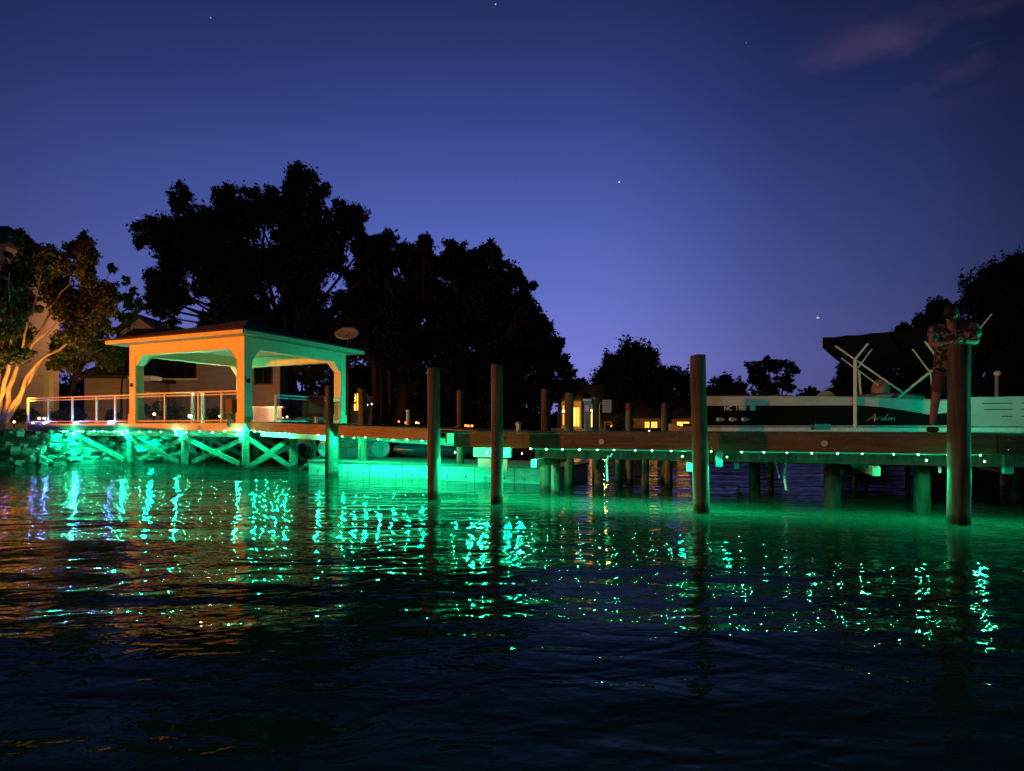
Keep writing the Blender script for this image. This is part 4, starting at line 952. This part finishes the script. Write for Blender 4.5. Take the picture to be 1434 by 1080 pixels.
for i in range(nv):
    for j in range(nu): hd.f.append((i*nu+j,(i+1)*nu+j,(i+1)*nu+(j+1)%nu,i*nu+(j+1)%nu))
hd.smooth=True
hd.tube([hc-upv*.08-fwd*.02,Q(0,.27,1.45)],[.058,.070],12)
for sx in (-1,1): hd.blob(hc+rgt*sx*.079-upv*.005-fwd*.01,.03,8,6,squash=(.5,.7,1))
head=hd.build('head','skin',man)
for sx in (-1,1):
    MB().blob(hc+rgt*sx*.030+fwd*.086+upv*.014,.0115,10,8).build('eye','dark',head)
MB().tube([hc-rgt*.022+fwd*.093-upv*.062,hc+fwd*.099-upv*.060,hc+rgt*.022+fwd*.093-upv*.062],.004,6).build('mouth','knot',head)
hw=MB()
for i in range(7):
    ph=math.pi*.5*i/6
    for j in range(20):
        th=2*math.pi*j/20; d_=rgt*.088*math.sin(ph)*math.cos(th)+(fwd*.111*math.sin(ph)*math.sin(th))+upv*(.126*math.cos(ph)+.022); hw.v.append(tuple(hc+d_))
for i in range(6):
    for j in range(20): hw.f.append((i*20+j,(i+1)*20+j,(i+1)*20+(j+1)%20,i*20+(j+1)%20))
hw.poly([hc+rgt*.075*math.cos(a)+fwd*(.085+.095*math.sin(a))+upv*(.028-.03*math.sin(a)) for a in np.linspace(0,math.pi,11)],.008,upv)
hw.smooth=True; hw.build('cap','cap',man)
hair=MB().blob(hc-fwd*.03-upv*.01,.09,12,8,squash=(.95,.95,.9)).build('hair','cap',man)
# shirt: torso and sleeves
SJ=[Q(0,-.02,.80),Q(0,.04,1.10),Q(0,.14,1.31),Q(0,.22,1.45),Q(-.19,.24,1.455),Q(-.235,.31,1.29),Q(.20,.24,1.455),Q(.27,.34,1.29)]
skin('shirt',SJ,[(0,1),(1,2),(2,3),(3,4),(4,5),(3,6),(6,7)],[(.215,.17),(.21,.165),(.205,.165),(.14,.13),.105,.10,.105,.10],'shirt')
skin('shorts',[Q(0,-.02,.98),Q(-.10,-.02,.82),Q(-.155,.01,.53),Q(.10,-.02,.82),Q(.125,.0,.53)],[(0,1),(1,2),(0,3),(3,4)],[.150,.115,.095,.115,.095],'shorts')
for sx,fx in ((-.205,-.04),(.12,-.06)):
    MB().blob(Q(sx,fx+.06,.045),.06,12,8,squash=(.95,1.9,.8)).build('shoe','rubber',man)
# hands: palm + fingers, laid on the pile top
def hand(wr,d,side,flip):
    d=d.normalized(); lat=Vector((0,0,1)).cross(d).normalized()*flip; up=Vector((0,0,1))
    V=[wr,wr+d*.045,wr+d*.085]; Eh=[(0,1),(1,2)]; Rr=[.028,(.038,.018),(.036,.016)]
    for i,(o_,l_) in enumerate(((-.030,.062),(-.010,.074),(.010,.070),(.028,.055))):
        k=len(V); b_=wr+d*.088+lat*o_
        V+=[b_,b_+d*l_*.5+up*.004,b_+d*l_*.8-up*.014,b_+d*l_*.9-up*.032]; Eh+=[(2,k),(k,k+1),(k+1,k+2),(k+2,k+3)]; Rr+=[.011,.010,.009,.008]
    k=len(V); V+=[wr+d*.03-lat*.035,wr+d*.06-lat*.055-up*.004,wr+d*.088-lat*.058-up*.012]; Eh+=[(1,k),(k,k+1),(k+1,k+2)]; Rr+=[.014,.011,.009]
    return skin('hand',V,Eh,Rr,'skin',sub=1)
hand(Q(-.12,.50,1.232),(ps*.9+pf*.35),1,1); hand(Q(.10,.55,1.247),(-ps*.95+pf*.15),-1,-1)

# ------------------------------------------------------------------ sky
w=bpy.data.worlds.new('World'); SC.world=w; w.use_nodes=True; nt=w.node_tree; L=nt.links.new
bg=nt.nodes['Background']; tc=nt.nodes.new('ShaderNodeTexCoord'); sep=nt.nodes.new('ShaderNodeSeparateXYZ'); L(tc.outputs['Generated'],sep.inputs[0])
rp=nt.nodes.new('ShaderNodeValToRGB'); el=rp.color_ramp.elements
stops=[(0,(.185,.175,.56)),(.10,(.185,.20,.64)),(.20,(.125,.165,.56)),(.32,(.076,.112,.43)),(.45,(.036,.058,.25)),(.57,(.018,.028,.120)),(1,(.006,.009,.04))]
el[0].position=0; el[0].color=(*stops[0][1],1); el[1].position=1; el[1].color=(*stops[-1][1],1)
for p_,c_ in stops[1:-1]:
    e_=el.new(p_); e_.color=(*c_,1)
L(sep.outputs['Z'],rp.inputs[0])
at=nt.nodes.new('ShaderNodeMath'); at.operation='ARCTAN2'; L(sep.outputs['X'],at.inputs[0]); L(sep.outputs['Y'],at.inputs[1])
am=nt.nodes.new('ShaderNodeMapRange'); am.inputs['From Min'].default_value=-math.pi; am.inputs['From Max'].default_value=math.pi; L(at.outputs[0],am.inputs[0])
mr=nt.nodes.new('ShaderNodeValToRGB'); mr.color_ramp.interpolation='B_SPLINE'; ae=mr.color_ramp.elements
for k,(p_,q_) in enumerate([(0,.07),(.25,.12),(.38,.42),(.40,.58),(.44,.84),(.472,1.0),(.508,1.06),(.53,.95),(.55,.68),(.567,.49),(.596,.28),(.612,.17),(.75,.08),(1,.07)]):
    e_=ae[0] if k==0 else (ae[len(ae)-1] if k==13 else ae.new(p_)); e_.position=p_; e_.color=(q_,q_,q_,1)
L(am.outputs[0],mr.inputs[0])
mx=nt.nodes.new('ShaderNodeVectorMath'); mx.operation='SCALE'; L(rp.outputs[0],mx.inputs[0]); L(mr.outputs[0],mx.inputs['Scale'])
# physical dusk sky adds its own faint glow
sk=nt.nodes.new('ShaderNodeTexSky'); sk.sky_type='NISHITA'; sk.sun_disc=False; sk.sun_elevation=math.radians(-4); sk.sun_rotation=math.radians(5)
sks=nt.nodes.new('ShaderNodeVectorMath'); sks.operation='SCALE'; sks.inputs['Scale'].default_value=.004; L(sk.outputs[0],sks.inputs[0])
ad=nt.nodes.new('ShaderNodeVectorMath'); ad.operation='ADD'; L(mx.outputs[0],ad.inputs[0]); L(sks.outputs[0],ad.inputs[1])
cur=ad
def dirof(px,py): return Vector((px-CX,F,HZ-py)).normalized()
def add_star(px,py,ang,col):
    global cur
    d=nt.nodes.new('ShaderNodeVectorMath'); d.operation='DOT_PRODUCT'; d.inputs[1].default_value=dirof(px,py); L(tc.outputs['Generated'],d.inputs[0])
    m_=nt.nodes.new('ShaderNodeMapRange'); m_.inputs['From Min'].default_value=math.cos(ang); m_.inputs['From Max'].default_value=math.cos(ang*.35); L(d.outputs['Value'],m_.inputs[0])
    s_=nt.nodes.new('ShaderNodeVectorMath'); s_.operation='SCALE'; s_.inputs[0].default_value=col; L(m_.outputs[0],s_.inputs['Scale'])
    a_=nt.nodes.new('ShaderNodeVectorMath'); a_.operation='ADD'; L(cur.outputs[0],a_.inputs[0]); L(s_.outputs[0],a_.inputs[1]); cur=a_
add_star(867,255,.0012,(1.3,1.2,1)); add_star(1145,445,.0014,(1.6,1.35,.7)); add_star(694,6,.0013,(.5,.5,.6)); add_star(295,25,.0012,(.25,.25,.3)); add_star(192,305,.0012,(.3,.3,.35)); add_star(1045,60,.0011,(.12,.12,.16))
# one faint violet cloud, upper right
cd=dirof(1275,80)
d=nt.nodes.new('ShaderNodeMapping'); d.inputs['Location'].default_value=(-cd.x*1.0,-cd.y,-cd.z*1.0); L(tc.outputs['Generated'],d.inputs[0])
sc=nt.nodes.new('ShaderNodeVectorMath'); sc.operation='MULTIPLY'; sc.inputs[1].default_value=(5.5,5.5,13); L(d.outputs[0],sc.inputs[0])
ln=nt.nodes.new('ShaderNodeVectorMath'); ln.operation='LENGTH'; L(sc.outputs[0],ln.inputs[0])
nz=nt.nodes.new('ShaderNodeTexNoise'); nz.inputs['Scale'].default_value=7; nz.inputs['Detail'].default_value=5
mpz=nt.nodes.new('ShaderNodeMapping'); mpz.inputs['Scale'].default_value=(1,1,3.2); L(tc.outputs['Generated'],mpz.inputs[0]); L(mpz.outputs[0],nz.inputs['Vector'])
f1=nt.nodes.new('ShaderNodeMapRange'); f1.interpolation_type='SMOOTHSTEP'; f1.inputs['From Min'].default_value=1.1; f1.inputs['From Max'].default_value=0; L(ln.outputs['Value'],f1.inputs[0])
f2=nt.nodes.new('ShaderNodeMapRange'); f2.inputs['From Min'].default_value=.42; f2.inputs['From Max'].default_value=.68; L(nz.outputs['Fac'],f2.inputs[0])
fm=nt.nodes.new('ShaderNodeMath'); fm.operation='MULTIPLY'; L(f1.outputs[0],fm.inputs[0]); L(f2.outputs[0],fm.inputs[1])
cs_=nt.nodes.new('ShaderNodeVectorMath'); cs_.operation='SCALE'; cs_.inputs[0].default_value=(.045,.020,.032); L(fm.outputs[0],cs_.inputs['Scale'])
a_=nt.nodes.new('ShaderNodeVectorMath'); a_.operation='ADD'; L(cur.outputs[0],a_.inputs[0]); L(cs_.outputs[0],a_.inputs[1]); cur=a_
L(cur.outputs[0],bg.inputs[0]); bg.inputs[1].default_value=1.0

# ------------------------------------------------------------------ lamps on the shores, and an added fill
lamp('SPOT',(-21,9.5,3.0),(1,.20,.0),12800,.05,aim=(-8,18.6,2.9),spot=(100,.8),name='street_lamp_light')          # sodium lamp on the left bank
lamp('SPOT',(-3.4,21.7,1.05),(0,1,.72),340,.12,aim=(-7.5,20.5,2.9),spot=(110,.5),name='green_dock_floodlight')       # far side of the dock, towards the gazebo
lamp('POINT',(7.65,7.98,1.75),(0,1,.52),125,.06,name='green_dock_light')       # on the dock just outside the view
lamp('POINT',P(190,474,21),(1,.48,.2),900,.1,name='porch_light')
lamp('POINT',(-7,-15,4.5),(.70,.80,1),1050,.4,name='boathouse_lamp')                # added cool fill from behind the camera, no such lamp known
lamp('SPOT',P(10,588,38.5),(1,.36,.03),800,.1,aim=P(22,470,36),spot=(110,.6),name='tree_uplight')
lamp('POINT',P(95,590,30),(1,.45,.08),200,.1,name='garden_light')
lamp('POINT',P(20,430,28),(1,.42,.10),60,.1,name='porch_light')
lamp('POINT',P(300,560,27),(1,.50,.27),170,.1,name='patio_light')
lamp('POINT',P(6,588,37),(.5,.15,1),3,.05,name='violet_uplight')
lamp('POINT',P(380,575,34),(1,.55,.32),40,.1,name='patio_light')
lamp('POINT',P(842,577,18.5),(1,.45,.06),700,.15,name='porch_light')
lamp('POINT',P(545,588,16.5),(1,.6,.4),30,.15,name='porch_light')

# ------------------------------------------------------------------ camera
cam=bpy.data.cameras.new('camera'); co=bpy.data.objects.new('camera',cam); COL.objects.link(co); SC.camera=co
co.location=(0,0,H); co.rotation_euler=(math.radians(90),0,0)
cam.sensor_width=36; cam.lens=36*F/1434; cam.shift_y=(HZ-540)/1434.0; cam.clip_start=.05; cam.clip_end=3000
SC.view_settings.view_transform='Standard'; SC.view_settings.look='None'; SC.view_settings.gamma=1; SC.view_settings.exposure=0
SC.render.engine='CYCLES'; cy=SC.cycles
cy.use_denoising=True; cy.denoiser='OPENIMAGEDENOISE'; cy.denoising_input_passes='RGB_ALBEDO_NORMAL'
cy.max_bounces=6; cy.diffuse_bounces=2; cy.glossy_bounces=3; cy.transparent_max_bounces=8; cy.caustics_reflective=False; cy.caustics_refractive=False
cy.sample_clamp_indirect=12; cy.use_light_tree=True
for o in bpy.data.objects:
    if '_o' in o: del o['_o']
